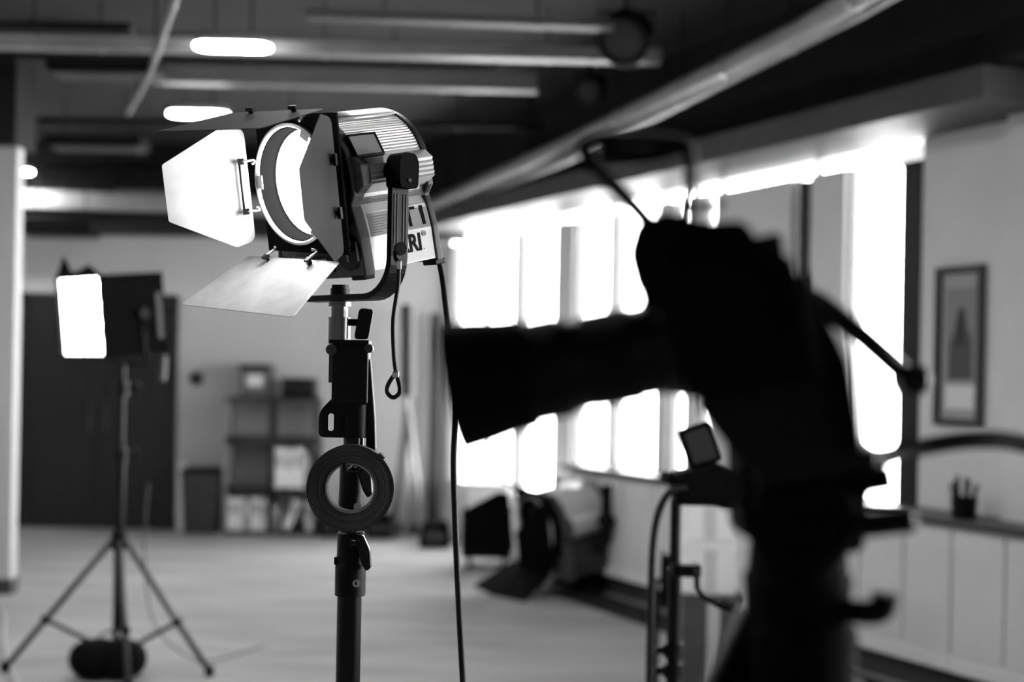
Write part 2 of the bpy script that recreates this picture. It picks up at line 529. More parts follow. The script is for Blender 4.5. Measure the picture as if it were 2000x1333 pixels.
hung_box('ceiling_fan_coil', 'black box hung behind the lamp body, right of it', 'fan coil', 880, 380, 1010, 402, 12.5, M_bpipe)
# two pale conduits running away beside the bulkhead
def conduit(label, pts, r, m=M_pipe, step=1.2, name='conduit_pipe'):
    t = thing(name, label, 'conduit', pts[len(pts) // 2] - V((0, 0, r)))
    k = MB(); k.tube(pts, r, 14); k.build('pipe_body', m, t)
    for a, b in zip(pts, pts[1:]):
        L = (b - a).length
        n = max(1, int(L / step))
        dr = (b - a).normalized()
        for i in range(n):
            q = a.lerp(b, (i + .5) / n)
            c = MB(); c.cyl(q - dr * .02, q + dr * .02, r * 1.12, n=16); c.build('coupling', M_steel, t)
            c = MB(); c.cyl(q - ZU * (r + .006), q - ZU * (r - .004), .012, n=10); c.build('screw', M_chrome, t)
            c = MB(); c.cyl(q, V((q.x, q.y, CEIL)), .006, n=8); c.build('hanger_rod', M_bpipe, t)
    return t
conduit('thick upper one of the two pale conduits running diagonally to the back', [at(1560, 62, 6.6) + V((1.95, -9.6, .05)), at(1560, 62, 6.6), at(1130, 272, 9.6), at(812, 414, 12.85)], .052)
conduit('thinner lower one of the two pale conduits running diagonally to the back', [at(1680, 22, 6.2) + V((1.85, -9.2, .05)), at(1680, 22, 6.2), at(1110, 310, 9.8), at(872, 406, 12.8)], .036)
conduit('thin bent conduit running away above the left barn door', [at(362, -60, 6.3) - (at(318, 70, 7.4) - at(362, -60, 6.3)) * 5, at(362, -60, 6.3), at(318, 70, 7.4), at(290, 150, 8.4), at(250, 222, 9.6)], .016, M_beam, 1.0)
q = at(1075, 352, 11.0)
conduit('short pale pipe dropping off the conduits beside the windows', [at(950, 350, 11.2), at(1085, 344, 11.2), at(1095, 372, 11.2), at(1095, 410, 11.2)], .03, M_tray, 1.2)
# small dark fittings
def speaker(label, u, v, d, r):
    c = at(u, v, d)
    t = thing('ceiling_speaker', label, 'speaker', c - V((0, 0, r)), 'black drum speakers under the ceiling')
    ax = V((-.25, -.8, -.5)).normalized()
    k = MB(); k.lathe(c - ax * r * .8, ax, [(0, 0), (0, r * .7), (r * .3, r * .95), (r * 1.3, r), (r * 1.4, r * .92), (r * 1.25, r * .85), (r * 1.2, 0)], 28); k.build('drum', M_bpipe, t)
    k = MB(); k.lathe(c + ax * r * .42, ax, [(0, r * .8), (r * .1, r * .5), (r * .14, 0)], 24); k.build('cone', M_cast2, t)
    k = MB(); k.tube([c + V((-r, .0, 0)), c + V((-r * 1.05, 0, r * .9)), c + V((r * 1.05, 0, r * .9)), c + V((r, 0, 0))], .01); k.build('bracket', M_bpipe, t)
    k = MB(); k.cyl(c + V((0, 0, r * .9)), V((c.x, c.y, CEIL)), .012, n=10); k.build('hanger_rod', M_bpipe, t)
speaker('black drum speaker hung at the top of the frame, right of the middle', 1222, 72, 7.4, .14)
speaker('small black drum speaker tucked under the pale conduits', 1152, 172, 9.0, .09)
# oblong ceiling lights
def disc(label, x, y, z=3.3, w=.21, h=.095):
    t = thing('ceiling_light', label, 'ceiling light', (x, y, z), 'oblong ceiling lights')
    k = MB(); k.prism(rrect(w, h, h * .98, 8), (x, y, z), V((1, 0, 0)), V((0, 1, 0)), ZU, .004, .05, True); k.build('housing', M_beam, t)
    k = MB(); k.prism(rrect(w * .985, h * .97, h * .94, 8), (x, y, z), V((1, 0, 0)), V((0, 1, 0)), ZU, -.008, .005, True); k.build('diffuser', E_disc, t)
    for dx in (-.1, .1):
        k = MB(); k.cyl((x + dx, y, z + .05), (x + dx, y, CEIL), .005, n=8); k.build('suspension_wire', M_bpipe, t)
p1 = at(455, 91, 7.74); disc('glowing oblong ceiling light nearest the viewer, near the top edge', p1.x, p1.y, p1.z)
p2 = at(388, 223, 9.84); disc('glowing oblong ceiling light half hidden behind the top barn door', p2.x, p2.y, p2.z)
p3 = at(40, 344, 13.0); disc('glowing oblong ceiling light beside the white column at the left', p3.x, p3.y - .3, p3.z)
st = p2 - p1
for k in (1, 2):
    q = p1 - st * k
    disc(('oblong ceiling light next in the row towards the viewer, just above the frame', 'oblong ceiling light straight over the burning lamp, above the frame')[k - 1], q.x, q.y, p1.z)

for k in (3, 4, 5):  # unseen lights added at left as fill for the right wall
    q = p3 - st * k
    disc(('added unseen fill light, second in the left row from the back wall', 'added unseen fill light, third in the left row from the back wall', 'added unseen fill light, fourth in the left row from the back wall')[k - 3], q.x - .7, q.y, p1.z)

# ================================================================== FRESNEL LAMPS
def fresnel(t, O, yaw, tilt, droll, k, leaves, lens_mat, big=False, hinges=(.097, .128)):
    """head of a fresnel lamp; O is the middle of the barn-door ring, k scales it, yaw 0 looks at the viewer"""
    f = V((-math.sin(yaw) * math.cos(tilt), -math.cos(yaw) * math.cos(tilt), -math.sin(tilt)))
    S = V((math.cos(yaw), -math.sin(yaw), 0))
    U = S.cross(f)
    if U.z < 0: U = -U
    Sd = S * math.cos(droll) - U * math.sin(droll)
    Ud = S * math.sin(droll) + U * math.cos(droll)
    B = -f
    P = lambda a, b, c: O + (B * a + S * b + U * c) * k
    def pr(mb, poly, a0, a1, smooth=False, cb=0):
        return mb.prism([(b * k, c * k) for b, c in poly], O, S, U, B, a0 * k, a1 * k, smooth)
    # --- ribbed upper housing
    R = .105
    def dome(R, ribs=False, c_low=-.045, b_low=.088):
        pts = [(b_low, c_low), (R - .004, -.012)]
        n = 180 if ribs else 36
        for i in range(n + 1):
            a = math.pi * i / n
            r = R + ((-.0016) if (ribs and i % 3 == 1) else 0)
            pts.append((r * math.cos(a), r * math.sin(a)))
        return pts + [(-R + .004, -.012), (-b_low, c_low)]
    h = MB(); pr(h, dome(R - .001, True), .05, .192)
    hous = h.build('ribbed_housing', M_alu, t)
    # smooth crown strip on top of the housing
    cr_ = MB()
    poly = [((R + .003) * math.cos(math.radians(a)), (R + .003) * math.sin(math.radians(a))) for a in range(62, 119, 4)]
    poly += [((R - .006) * math.cos(math.radians(a)), (R - .006) * math.sin(math.radians(a))) for a in range(118, 61, -4)]
    pr(cr_, poly, .045, .196, True); cr_.build('crown_plate', M_alu2, hous)
    # side bands
    for sg in (1, -1):
        prof = [(.094, .030), (.106, .027), (.121, .015)] + [(.121 - (.0018 if j % 2 else 0), .014 - j * .0038) for j in range(1, 8)] + [(.121, -.015), (.1, -.028), (.09, -.030)]
        bd = MB(); pr(bd, [(sg * b, c) for b, c in prof], .055, .198); bd.build('side_band', M_alu2, t)
        bc = MB(); pr(bc, [(sg * b * 1.02, c * 1.04) for b, c in ((.094, .032), (.107, .029), (.123, .016), (.123, -.016), (.1, -.030), (.088, -.032))], .036, .056); bc.build('band_cap', M_cast, t, bevel=.002 * k)
    # lower box with the name plates
    low = [(.086, -.042), (.094, -.06), (.1, -.1), (.1, -.153), (-.1, -.153), (-.1, -.1), (-.094, -.06), (-.086, -.042)]
    lb = MB(); pr(lb, low, .05, .196); lb = lb.build('base_box', M_alu2 if not big else M_cast2, t)
    rib = MB()
    for j in range(5):
        for sg in (1, -1):
            c = -.036 - j * .0022
            pr(rib, [(sg * .086, c), (sg * .0935, c), (sg * .0935, c - .0011), (sg * .086, c - .0011)], .055, .195)
    rib.build('vent_ribs', M_cast2, hous)['kind'] = 'stuff'
    # castings front and back
    def outline(e):
        q = [(.102 + e, -.158 - e), (.102 + e, -.098), (.096 + e, -.06), (.092 + e, -.045), (R + e, -.03)]
        for i in range(0, 37):
            a = math.pi * i / 36
            q.append(((R + e) * math.cos(a), (R + e) * math.sin(a)))
        return q + [(-R - e, -.03), (-.092 - e, -.045), (-.096 - e, -.06), (-.102 - e, -.098), (-.102 - e, -.158 - e)]
    fc = MB(); pr(fc, outline(.002), .030, .054); fc = fc.build('front_casting', M_cast, t, bevel=.003 * k)
    rc = MB(); pr(rc, outline(.001), .192, .206); rc = rc.build('rear_casting', M_cast2, t, bevel=.003 * k)
    for sg in (1, -1):
        for aa, prn in ((.031, fc), (.19, rc)):
            ft = MB(); ft.obox(P(aa + .011, sg * .085, -.160), B * .012 * k, S * .016 * k, U * .005 * k); ft.build('foot', M_black, prn, bevel=.002 * k)
    for b, c in ((.088, -.07), (.088, -.14), (-.088, -.07), (-.088, -.14)):
        sc = MB(); sc.cyl(P(.031, b, c), P(.0285, b, c), .006 * k, n=14); sc.build('screw', M_black, fc)
    # lens tube, lens, ring
    tb = MB(); tb.lathe(O, B, [(.001 * k, .091 * k), (.001 * k, .1 * k), (.034 * k, .104 * k), (.034 * k, .0885 * k), (.001 * k, .091 * k)], 56); tb.build('lens_tube', M_tubein, t)
    ln = MB()
    prof = [(.044, .0872)]
    for j in range(8):
        r1 = .086 - j * .0105; r2 = r1 - .0095
        prof += [(.030 - j * .0007, r1), (.0275 - j * .0007, r2)]
    prof += [(.022, 0)]
    ln.lathe(O, B, [(a * k, r * k) for a, r in prof], 56); ln.build('fresnel_lens', lens_mat, t)
    rg = MB(); rg.lathe(O + f * .004 * k, B, [(0, .0925 * k), (-.003 * k, .0945 * k), (-.001 * k, .0985 * k), (.01 * k, .0985 * k), (.01 * k, .0925 * k), (0, .0925 * k)], 64); rg.build('retaining_ring', M_steel, t)
    for a in (178, 300, 62):
        ca, sa = math.cos(math.radians(a)), math.sin(math.radians(a))
        tbb = MB(); dr = Sd * ca + Ud * sa; tn = Ud * ca - Sd * sa
        tbb.obox(O + dr * .088 * k + f * .003 * k, dr * .007 * k, tn * .011 * k, B * .0008 * k); tbb.build('scrim_clip', M_steel, t)
    # door frame: square plate with a round hole
    df = MB()
    n = 64
    hl, hr = hinges
    vs = []
    for z in (.006, .010):
        for i in range(n):
            a = 2 * math.pi * i / n
            c_, s_ = math.cos(a), math.sin(a)
            m_ = 1 / max(abs(c_), abs(s_))
            hx = (hr - .014 if c_ > 0 else hl - .002)
            q = (max(-hl + .002, min(hr - .016, c_ * m_ * .112)), s_ * m_ * .112)
            for r, w in ((1, (c_ * .094, s_ * .094)), (0, q)):
                vs.append(O + (Sd * w[0] + Ud * w[1] + B * z) * k)
    fs = []
    for i in range(n):
        j = (i + 1) % n
        a0, a1, b0, b1 = 2 * i, 2 * i + 1, 2 * j, 2 * j + 1
        m2 = 2 * n
        fs += [(a0, a1, b1, b0), (m2 + a0, m2 + b0, m2 + b1, m2 + a1), (a1, m2 + a1, m2 + b1, b1), (a0, b0, m2 + b0, m2 + a0)]
    df.add(vs, fs); df.build('barn_door_frame', M_blackm, t)
    # leaves
    H = O + f * .02 * k
    defs = {'top': (H + Ud * .118 * k, Ud, Sd), 'bottom': (H - Ud * .118 * k, -Ud, -Sd), 'left': (H - Sd * hl * k, -Sd, Ud), 'right': (H + Sd * hr * k, Sd, -Ud)}
    for key, (ang, L, w0, w1, kind) in leaves.items():
        hm, out, side = defs[key]
        ph = math.radians(ang)
        d = f * math.cos(ph) + out * math.sin(ph)
        nrm = out * math.cos(ph) - f * math.sin(ph)       # points away from the beam
        if kind == 'wide':
            poly = rpoly([(-w0, 0), (w0, 0), (w1, L), (-w1, L)], .006)
        else:
            poly = rpoly([(-w0, -.002), (w0, -.002), (w0 + .008, .03), (w1, L), (-w1, L), (-w0 - .008, .03)], [.012, .012, .004, .004, .004, .004])
        lf = MB(); lf.prism([(x * k, y * k) for x, y in poly], hm, side, d, nrm, 0, .0012 * k)
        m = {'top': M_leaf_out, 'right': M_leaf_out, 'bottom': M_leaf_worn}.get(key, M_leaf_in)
        if big: m = M_blackm
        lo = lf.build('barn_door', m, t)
        # hinge: wire arms and wing nuts
        xs = (-.055, .055) if kind == 'wide' else (-.042, .04)
        for x in xs:
            q = hm + side * x * k
            cl = MB()
            inn = -nrm * .006 * k
            cl.tube(curve([O + (q - O) * .86 - f * .0 * k, q - d * .012 * k + inn * 1.2, q + d * .006 * k + inn * 1.4, q + d * .016 * k + inn * .3], 5), .0022 * k, 7)
            cl.build('hinge_arm', M_steel if not big else M_black, lo)
            wn = MB()
            wn.cyl(q + d * .01 * k - nrm * .008 * k, q + d * .01 * k + nrm * .007 * k, .0042 * k, n=12)
            wn.obox(q + d * .01 * k + nrm * .007 * k, side * .009 * k, d * .003 * k, nrm * .003 * k)
            wn.obox(q + d * .01 * k - nrm * .008 * k, side * .005 * k, d * .005 * k, nrm * .002 * k)
            wn.build('wing_nut', M_black, lo)
        if kind != 'wide':
            cl = MB()
            cl.tube([hm + side * xs[0] * k + d * .012 * k - nrm * .004 * k, hm + side * xs[1] * k + d * .012 * k - nrm * .004 * k], .002 * k, 7)
            cl.build('hinge_wire', M_black, lo)
    return P, f, S, U, B, fc, lb

O1 = at(575.7, 360.4, 2.3)
lamp = thing('fresnel_lamp', 'burning aluminium fresnel lamp with four open barn doors on the tall stand', 'stage light', O1 - V((0, 0, .3)))
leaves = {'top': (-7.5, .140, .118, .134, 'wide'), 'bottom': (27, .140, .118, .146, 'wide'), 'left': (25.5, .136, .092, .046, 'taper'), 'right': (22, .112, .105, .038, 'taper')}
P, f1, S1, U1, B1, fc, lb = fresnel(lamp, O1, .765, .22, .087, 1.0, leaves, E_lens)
# name plates on the near side
def on_side(a, c):
    """point on the sloping side of the lower box"""
    b = .1 if c < -.1 else (.1 - (c + .1) / .04 * .006 if c < -.06 else .094 - (c + .06) / .018 * .008)
    return b
def side_plate(a0, a1, c0, c1, m, name, off=.0006):
    k = MB()
    vs = []
    for e in (0, off):
        for a, c in ((a0, c0), (a1, c0), (a1, c1), (a0, c1)):
            vs.append(P(a, on_side(a, c) + e, c))
    k.add(vs, [(0, 1, 2, 3), (7, 6, 5, 4), (0, 4, 5, 1), (1, 5, 6, 2), (2, 6, 7, 3), (3, 7, 4, 0)])
    return k.build(name, m, lb)
side_plate(.060, .108, -.0985, -.0615, M_labelg, 'rating_plate')
side_plate(.116, .190, -.0995, -.0575, M_labelg, 'model_plate')
side_plate(.108, .191, -.152, -.1005, M_labelw, 'maker_plate')
ey = (P(.1, .1, -.1) - P(.1, .094, -.06)).normalized() * -1
nn = B1.cross(ey); nn = nn if nn.dot(S1) > 0 else -nn
for i in range(7):
    w = (.040, .036, .038, .030, .039, .034, .022)[i]
    k = MB(); k.obox(P(.063 + w / 2, on_side(0, -.068 - i * .0042) + .0008, -.068 - i * .0042), B1 * w / 2, ey * .0007, nn * .0003); k.build('fine_print', M_inkg, lb)
tm = text_mesh('T1', .046, P(.131, on_side(0, -.0935) + .001, -.0935), B1, ey, nn, .0004, .0004, fit=.050); tm.build('model_lettering', M_ink, lb)
tm = text_mesh('ARRI', .040, P(.091, .1010, -.1345), B1, U1, S1, .0004, .0012, fit=.074); tm.build('maker_lettering', M_ink, lb)
g = P(.172, .1008, -.1085)
gm = MB()
gm.lathe(g, S1, [(0, .0042), (0, .005), (.0005, .005), (.0005, .0042), (0, .0042)], 24)
gm.lathe(g, S1, [(0, 0), (0, .0034), (.0004, .0034), (.0004, 0)], 20)
gm.build('globe_mark', M_inkg, lb)
dm_ = MB(); dm_.cyl(P(.1685, .1006, -.134), P(.1685, .1012, -.134), .0012, n=10); dm_.build('mark_dot', M_inkg, lb)
# round badge on the front casting
bgm = MB(); bgm.lathe(P(.0295, .072, -.118), -B1, [(-.001, 0), (-.001, .031), (.001, .031), (.0014, .029), (.0014, 0)], 36); bdg = bgm.build('badge', M_gloss, fc)
tm = text_mesh('T1', .046, P(.0275, .072 - .016, -.134), S1, U1, -B1, .0003, 0, fit=.042); tm.build('badge_lettering', M_labelg, fc)
# panel with switch strip below the lens
k = MB(); k.obox(P(.0285, .0, -.135), S1 * .034, U1 * .014, B1 * .002); sp = k.build('caution_strip', M_gloss, fc)
k = MB(); k.obox(P(.0285, -.056, -.132), S1 * .017, U1 * .011, B1 * .002); k.build('front_plate', M_labelg, fc)
k = MB(); k.prism([(-.004, -.004), (.004, -.004), (0, .004)], P(.0262, -.022, -.133), S1, U1, -B1, 0, .0004); k.build('warning_mark', M_labelg, fc)
for i in range(3):
    k = MB(); k.obox(P(.0262, .003, -.128 - i * .005), S1 * (.014 - .003 * i), U1 * .0012, B1 * .0003); k.build('fine_print', M_labelg, fc)
# lifted vent hood with pale lid on the shoulder of the housing
ang = math.radians(25)
ou = S1 * math.cos(ang) + U1 * math.sin(ang); al = U1 * math.cos(ang) - S1 * math.sin(ang)
cc = P(.074, 0, 0) + ou * .108
k = MB(); k.obox(cc, B1 * .031, al * .021, ou * .006); vh = k.build('vent_hood', M_black, lamp, bevel=.002)
k = MB(); k.obox(cc + ou * .0066 - B1 * .003 - al * .001, B1 * .026, al * .0165, ou * .001); k.build('vent_lid', M_labelg, vh)
# --- stirrup with pivots
PV = P(.1, 0, 0)
Sh = V((S1.x, S1.y, 0)).normalized()
Gh = V((-Sh.y, Sh.x, 0))
zb = at(670, 583, PV.y).z
path = []
hw = .142
rad = .062
path.append(PV + Sh * hw + ZU * .012)
path.append(V((PV.x, PV.y, zb + rad)) + Sh * hw)
for i in range(1, 9):
    a = math.radians(90 * i / 8)
    path.append(V((PV.x, PV.y, zb + rad - rad * math.sin(a))) + Sh * (hw - rad + rad * math.cos(a)))
half = [p.copy() for p in path]
mirror = [V((PV.x, PV.y, p.z)) - Sh * ((p - PV).dot(Sh)) for p in reversed(half)]
yk = MB(); yk.strip(half + mirror, Gh * .019, .010); yoke = yk.build('stirrup', M_black, lamp, bevel=.002)
for sg in (1, -1):
    for j in range(-2, 3):
        if j == 0: continue
        r = MB(); r.obox(PV + Sh * sg * (hw + .0052) + Gh * j * .0062 - ZU * .078, Sh * .0012, Gh * .0007, ZU * .040); r.build('rib', M_cast if sg > 0 else M_black, yoke)
    k = MB(); k.prism(rpoly([(-.019, -.030), (.019, -.030), (.0205, .012), (.013, .026), (-.013, .026), (-.0205, .012)], .008), PV + Sh * sg * hw, Gh, ZU, Sh * sg, -.008, .026); kn = k.build('tilt_knob', M_blackm, lamp, bevel=.004)
    k = MB(); k.cyl(PV + Sh * sg * (hw + .026) - ZU * .018 + Gh * .0, PV + Sh * sg * (hw + .0275) - ZU * .018, .0035, n=12); k.build('screw', M_black, kn)
    k = MB(); k.cyl(PV + Sh * sg * .115, PV + Sh * sg * hw, .014, n=16); k.build('pivot', M_black, lamp)
base = V((PV.x, PV.y, zb))
k = MB(); k.lathe(base - ZU * .006, ZU, [(0, 0), (0, .016), (.022, .016), (.022, .014), (.028, .014), (.028, 0)], 8); k.build('stirrup_bolt', M_black, lamp)
k = MB(); k.lathe(base - ZU * .010, -ZU, [(-.004, 0), (-.004, .019), (.004, .019), (.004, .014), (.022, .014), (.022, .0185), (.065, .0185), (.067, .016), (.072, .011), (.072, 0)], 28); sk = k.build('spigot_socket', M_chrome, lamp)
sk_z = base.z - .05
k = MB(); k.cyl((base.x + .017, base.y - .003, sk_z + .010), (base.x + .034, base.y - .006, sk_z + .010), .006, n=12)
k.prism(rpoly([(-.014, -.026), (.010, -.026), (.018, .024), (-.006, .026)], .007), V((base.x + .040, base.y - .008, sk_z + .008)), V((1, 0, 0)), ZU, V((0, -1, 0)), -.005, .006)
k.build('socket_thumbscrew', M_black, lamp, bevel=.002)

# ================================================================== MAIN STAND
D1 = PV.y
m1 = D1 / F
sx, sy = base.x, base.y
ux = at(689, 800, D1).x             # axis of the stand column
Z = lambda v: at(689, v, D1).z
stand = thing('light_stand', 'tall black combo stand carrying the burning fresnel lamp', 'stand', (ux, sy, 0))
k = MB(); k.cyl((sx, sy, Z(640)), (sx, sy, Z(690)), .0135, n=20); k.build('spigot', M_chrome, stand)
# bracket block
k = MB(); k.box(at(652, 700, D1).x, at(722, 700, D1).x, sy - .026, sy + .026, Z(790), Z(669)); hb = k.build('receiver_block', M_black, stand, bevel=.004)
k = MB(); k.box(at(646, 700, D1).x, at(723, 700, D1).x, sy - .029, sy + .029, Z(672), Z(665)); k.build('top_flange', M_black, hb, bevel=.001)
k = MB(); k.cyl((ux + .004, sy, Z(855)), (ux + .004, sy, Z(775)), .0235, n=28); k.build('collar', M_black, hb)
def ray_hit(poly, c, a):
    """distance from c along angle a to the edge of a polygon"""
    dx, dy = math.cos(a), math.sin(a)
    best = 0
    for i in range(len(poly)):
        x1, y1 = poly[i - 1][0] - c[0], poly[i - 1][1] - c[1]
        x2, y2 = poly[i][0] - c[0], poly[i][1] - c[1]
        den = dx * (y2 - y1) - dy * (x2 - x1)
        if abs(den) < 1e-12: continue
        t_ = (x1 * (y2 - y1) - y1 * (x2 - x1)) / den
        w_ = (x1 * dy - y1 * dx) / den
        if t_ > 0 and -1e-6 <= w_ <= 1 + 1e-6: best = max(best, t_)
    return best
k = MB()
oc = rpoly([(-.054, -.0), (-.012, -.0), (-.012, .085), (-.032, .066), (-.054, .042)], [.01, .002, .002, .006, .012])
ic = rpoly([(-.038, .011), (-.029, .011), (-.029, .040), (-.038, .040)], .004)
cc2 = (-.0335, .0255); nh = 64; vs, fs = [], []
for yy in (.012, .018):
    for i in range(nh):
        a_ = 2 * math.pi * i / nh
        for pl_ in (ic, oc):
            r_ = ray_hit(pl_, cc2, a_)
            vs.append(V((ux + cc2[0] + r_ * math.cos(a_), sy - yy, Z(855) + cc2[1] + r_ * math.sin(a_))))
for i in range(nh):
    j = (i + 1) % nh; a0, a1, b0, b1, m2 = 2 * i, 2 * i + 1, 2 * j, 2 * j + 1, 2 * nh
    fs += [(a0, b0, b1, a1), (m2 + a0, m2 + a1, m2 + b1, m2 + b0), (a1, b1, m2 + b1, m2 + a1), (a0, m2 + a0, m2 + b0, b0)]
k.add(vs, fs); k.build('lug_plate', M_black, hb)
k = MB()
k.prism([(0, 0), (.005, -.002), (.014, -.10), (.016, -.15), (.010, -.185), (0, -.185)], V((at(719, 700, D1).x, sy, Z(700))), V((1, 0, 0)), ZU, V((0, -1, 0)), -.012, .012)
k.build('release_lever', M_black, hb, bevel=.003)
k = MB(); k.obox((at(652, 715, D1).x - .001, sy - .02, Z(715)), V((.0045, 0, 0)), V((0, .004, 0)), V((0, 0, (Z(680) - Z(747)) / 2))); k.build('latch_pin', M_legalu, hb, bevel=.001)
for u, v, r in ((651, 684, .0085), (724, 682, .007)):
    c = at(u, v, D1); k = MB(); k.cyl((c.x, sy - .034, c.z), (c.x, sy - .010, c.z), r, n=16); k.build('bolt', M_legalu, hb)
# risers
k = MB(); k.cyl((ux + .002, sy, Z(905)), (ux + .002, sy, Z(850)), .0165, n=28); k.build('upper_riser', M_gloss, stand)
k = MB(); k.lathe((ux, sy, Z(1020)), ZU, [(0, 0), (0, .0215), (Z(908) - Z(1020), .0195), (Z(908) - Z(1020), 0)], 28); cl1 = k.build('upper_clamp', M_black, stand)
k = MB(); k.cyl((ux - .0, sy, Z(1045)), (ux, sy, Z(1015)), .0165, n=28); k.build('middle_riser', M_gloss, stand)
k = MB(); k.lathe((ux + .001, sy, Z(1163)), ZU, [(0, 0), (0, .0255), (.050, .0255), (.054, .0235), (Z(1042) - Z(1163), .0225), (Z(1039) - Z(1163), .0205), (Z(1039) - Z(1163), 0)], 32); cl2 = k.build('lower_clamp', M_black, stand)
k = MB(); k.cyl((ux, sy, .16), (ux, sy, Z(1160)), .0203, n=32); k.build('lower_column', M_gloss, stand)
def cam_lever(par, v, name='clamp_lever', flip=1):
    c = V((ux + .016, sy - .022, Z(v)))
    k = MB(); k.cyl(c + V((-.02, .01, 0)), c + V((.006, -.004, 0)), .007, n=14)
    k.prism(rpoly([(-.010, .012), (.004, .014), (.016, -.012), (.018, -.040), (.010, -.046), (.002, -.034), (-.006, -.010)], .004), c + V((.004, 0, 0)), V((1, 0, 0)), ZU, V((0, -1, 0)), -.006, .009)
    k.build(name, M_gloss, par, bevel=.003)
cam_lever(cl1, 916)
cam_lever(cl2, 1058)
for par, v in ((cl1, 988), (cl2, 1136)):
    c = V((ux + .013, sy - .020, Z(v)))
    k = MB(); k.lathe(c, V((.3, -1, 0)), [(-.004, 0), (-.004, .0065), (.004, .0065), (.004, .0035), (.002, .0035), (.002, 0)], 18); k.build('bolt', M_steel, par)
    c2 = V((ux - .004, sy - .024, Z(v)))
k = MB(); k.obox((ux - .0228, sy - .008, Z(1095)), V((.002, 0, 0)), V((0, .006, 0)), V((0, 0, .006))); k.build('stop', M_black, cl2)
for a in (35, 155, 275):
    d = V((math.cos(math.radians(a)), math.sin(math.radians(a)), 0))
    k = MB(); k.tube([V((ux, sy, .62)) + d * .03, V((ux, sy, .02)) + d * .52], .014); lg = k.build('leg', M_gloss, stand)
    k = MB(); k.tube([V((ux, sy, .2)) + d * .02, V((ux, sy, .62)).lerp(V((ux, sy, .02)), .55) + d * (.03 + .49 * .55)], .008); k.build('brace', M_gloss, lg)
    k = MB(); k.cyl(V((ux, sy, 0)) + d * .53, V((ux, sy, .03)) + d * .52, .02, n=14); k.build('foot', M_rubber, lg)
k = MB(); k.cyl((ux, sy, .58), (ux, sy, .66), .034, n=20); k.build('leg_hub', M_black, stand)
# tape roll hanging on the upper clamp lever
tc = at(685.5, 953, D1 - .07)
kk = (D1 - .07) / F
tape = thing('tape_roll', 'roll of grey cloth tape hung on the stand below the lamp', 'tape', tc - V((0, 0, 84 * kk)))
ro, ri = 84.5 * kk, 47 * kk
ax = V((.06, -1, .02)).normalized()
prof = [(-.022, ri)]
n = 16
for side in (-1, 1):
    rng = range(n + 1)
    pts = []
    for i in rng:
        r = ri + .0012 + (ro - ri - .0012) * i / n
        pts.append((side * (.0225 + random.uniform(-.0006, .0006)), r))
        if i < n: pts.append((side * .0215, r + (ro - ri) / n * .82))
    prof += pts if side < 0 else pts[::-1]
prof += [(.022, ri)]
nt = M_tape.node_tree
geo = nt.nodes.new('ShaderNodeTexCoord')
sub = nt.nodes.new('ShaderNodeVectorMath'); sub.operation = 'SUBTRACT'; sub.inputs[1].default_value = (0, 0, 84 * kk)
ln_ = nt.nodes.new('ShaderNodeVectorMath'); ln_.operation = 'LENGTH'
ml = nt.nodes.new('ShaderNodeMath'); ml.operation = 'MULTIPLY'; ml.inputs[1].default_value = 700
n1 = nt.nodes.new('ShaderNodeTexNoise'); n1.noise_dimensions = '1D'; n1.inputs['Scale'].default_value = 1.0; n1.inputs['Detail'].default_value = 2
mr = nt.nodes.new('ShaderNodeMapRange'); mr.inputs[1].default_value = .35; mr.inputs[2].default_value = .65; mr.inputs[3].default_value = .022; mr.inputs[4].default_value = .12
nt.links.new(geo.outputs['Object'], sub.inputs[0]); nt.links.new(sub.outputs[0], ln_.inputs[0]); nt.links.new(ln_.outputs['Value'], ml.inputs[0])
nt.links.new(ml.outputs[0], n1.inputs['W']); nt.links.new(n1.outputs['Fac'], mr.inputs[0]); nt.links.new(mr.outputs[0], nt.nodes['Principled BSDF'].inputs['Base Color'])
k = MB(); k.lathe(tc, ax, prof, 72); k.build('wound_tape', M_tape, tape)
k = MB(); k.lathe(tc, ax, [(-.0235, ri - .0015), (-.0235, ri + .0012), (.0235, ri + .0012), (.0235, ri - .0015), (-.0235, ri - .0015)], 64); k.build('card_core', M_tapecore, tape)
k = MB()
xa = ax.orthogonal().normalized(); ya = ax.cross(xa)
dd = V((.68, 0, .73)); tt = V((.73, 0, -.68))
k.obox(tc + dd * (ro + .002) + ax * .0, dd * .0022, tt * .006, ax * .022); k.build('tape_end', M_tape, tape)
# hook on the clamp that carries the roll
k = MB(); k.tube(curve([V((ux, sy - .018, tc.z + ri - .008)), V((ux, tc.y, tc.z + ri - .0085)), V((ux, tc.y - .03, tc.z + ri - .0085)), V((ux, tc.y - .034, tc.z + ri + .004))], 4), .004, 8); k.build('hook', M_black, cl1)
# ---- safety cable with loop
sc0 = PV + Sh * (hw + .014)
c1 = at(781, 485, sc0.y); saf = thing('safety_cable', 'short black steel safety cable with looped end dangling from the stirrup', 'safety cable', at(770, 778, sc0.y))
Yc = sc0.y - .012
pp = lambda u, v: at(u, v, Yc)
k = MB(); k.tube(curve([pp(779, 520), pp(777, 560), pp(768, 625), pp(769, 690), pp(773, 726)], 8), .0034, 10); k.build('cable', M_cable, saf)
k = MB(); k.tube(curve([pp(772, 733), pp(758, 752), pp(757, 768), pp(768, 777), pp(780, 768), pp(780, 752)], 6, closed=True), .0036, 10, closed=True); k.build('loop', M_cable, saf)
for v, h in ((732, 6), (518, 8)):
    k = MB(); k.box(pp(767 if v > 600 else 775, v).x, pp(779 if v > 600 else 784, v).x, Yc - .005, Yc + .005, pp(773, v + h).z, pp(773, v - h).z); k.build('crimp', M_steel, saf, bevel=.001)
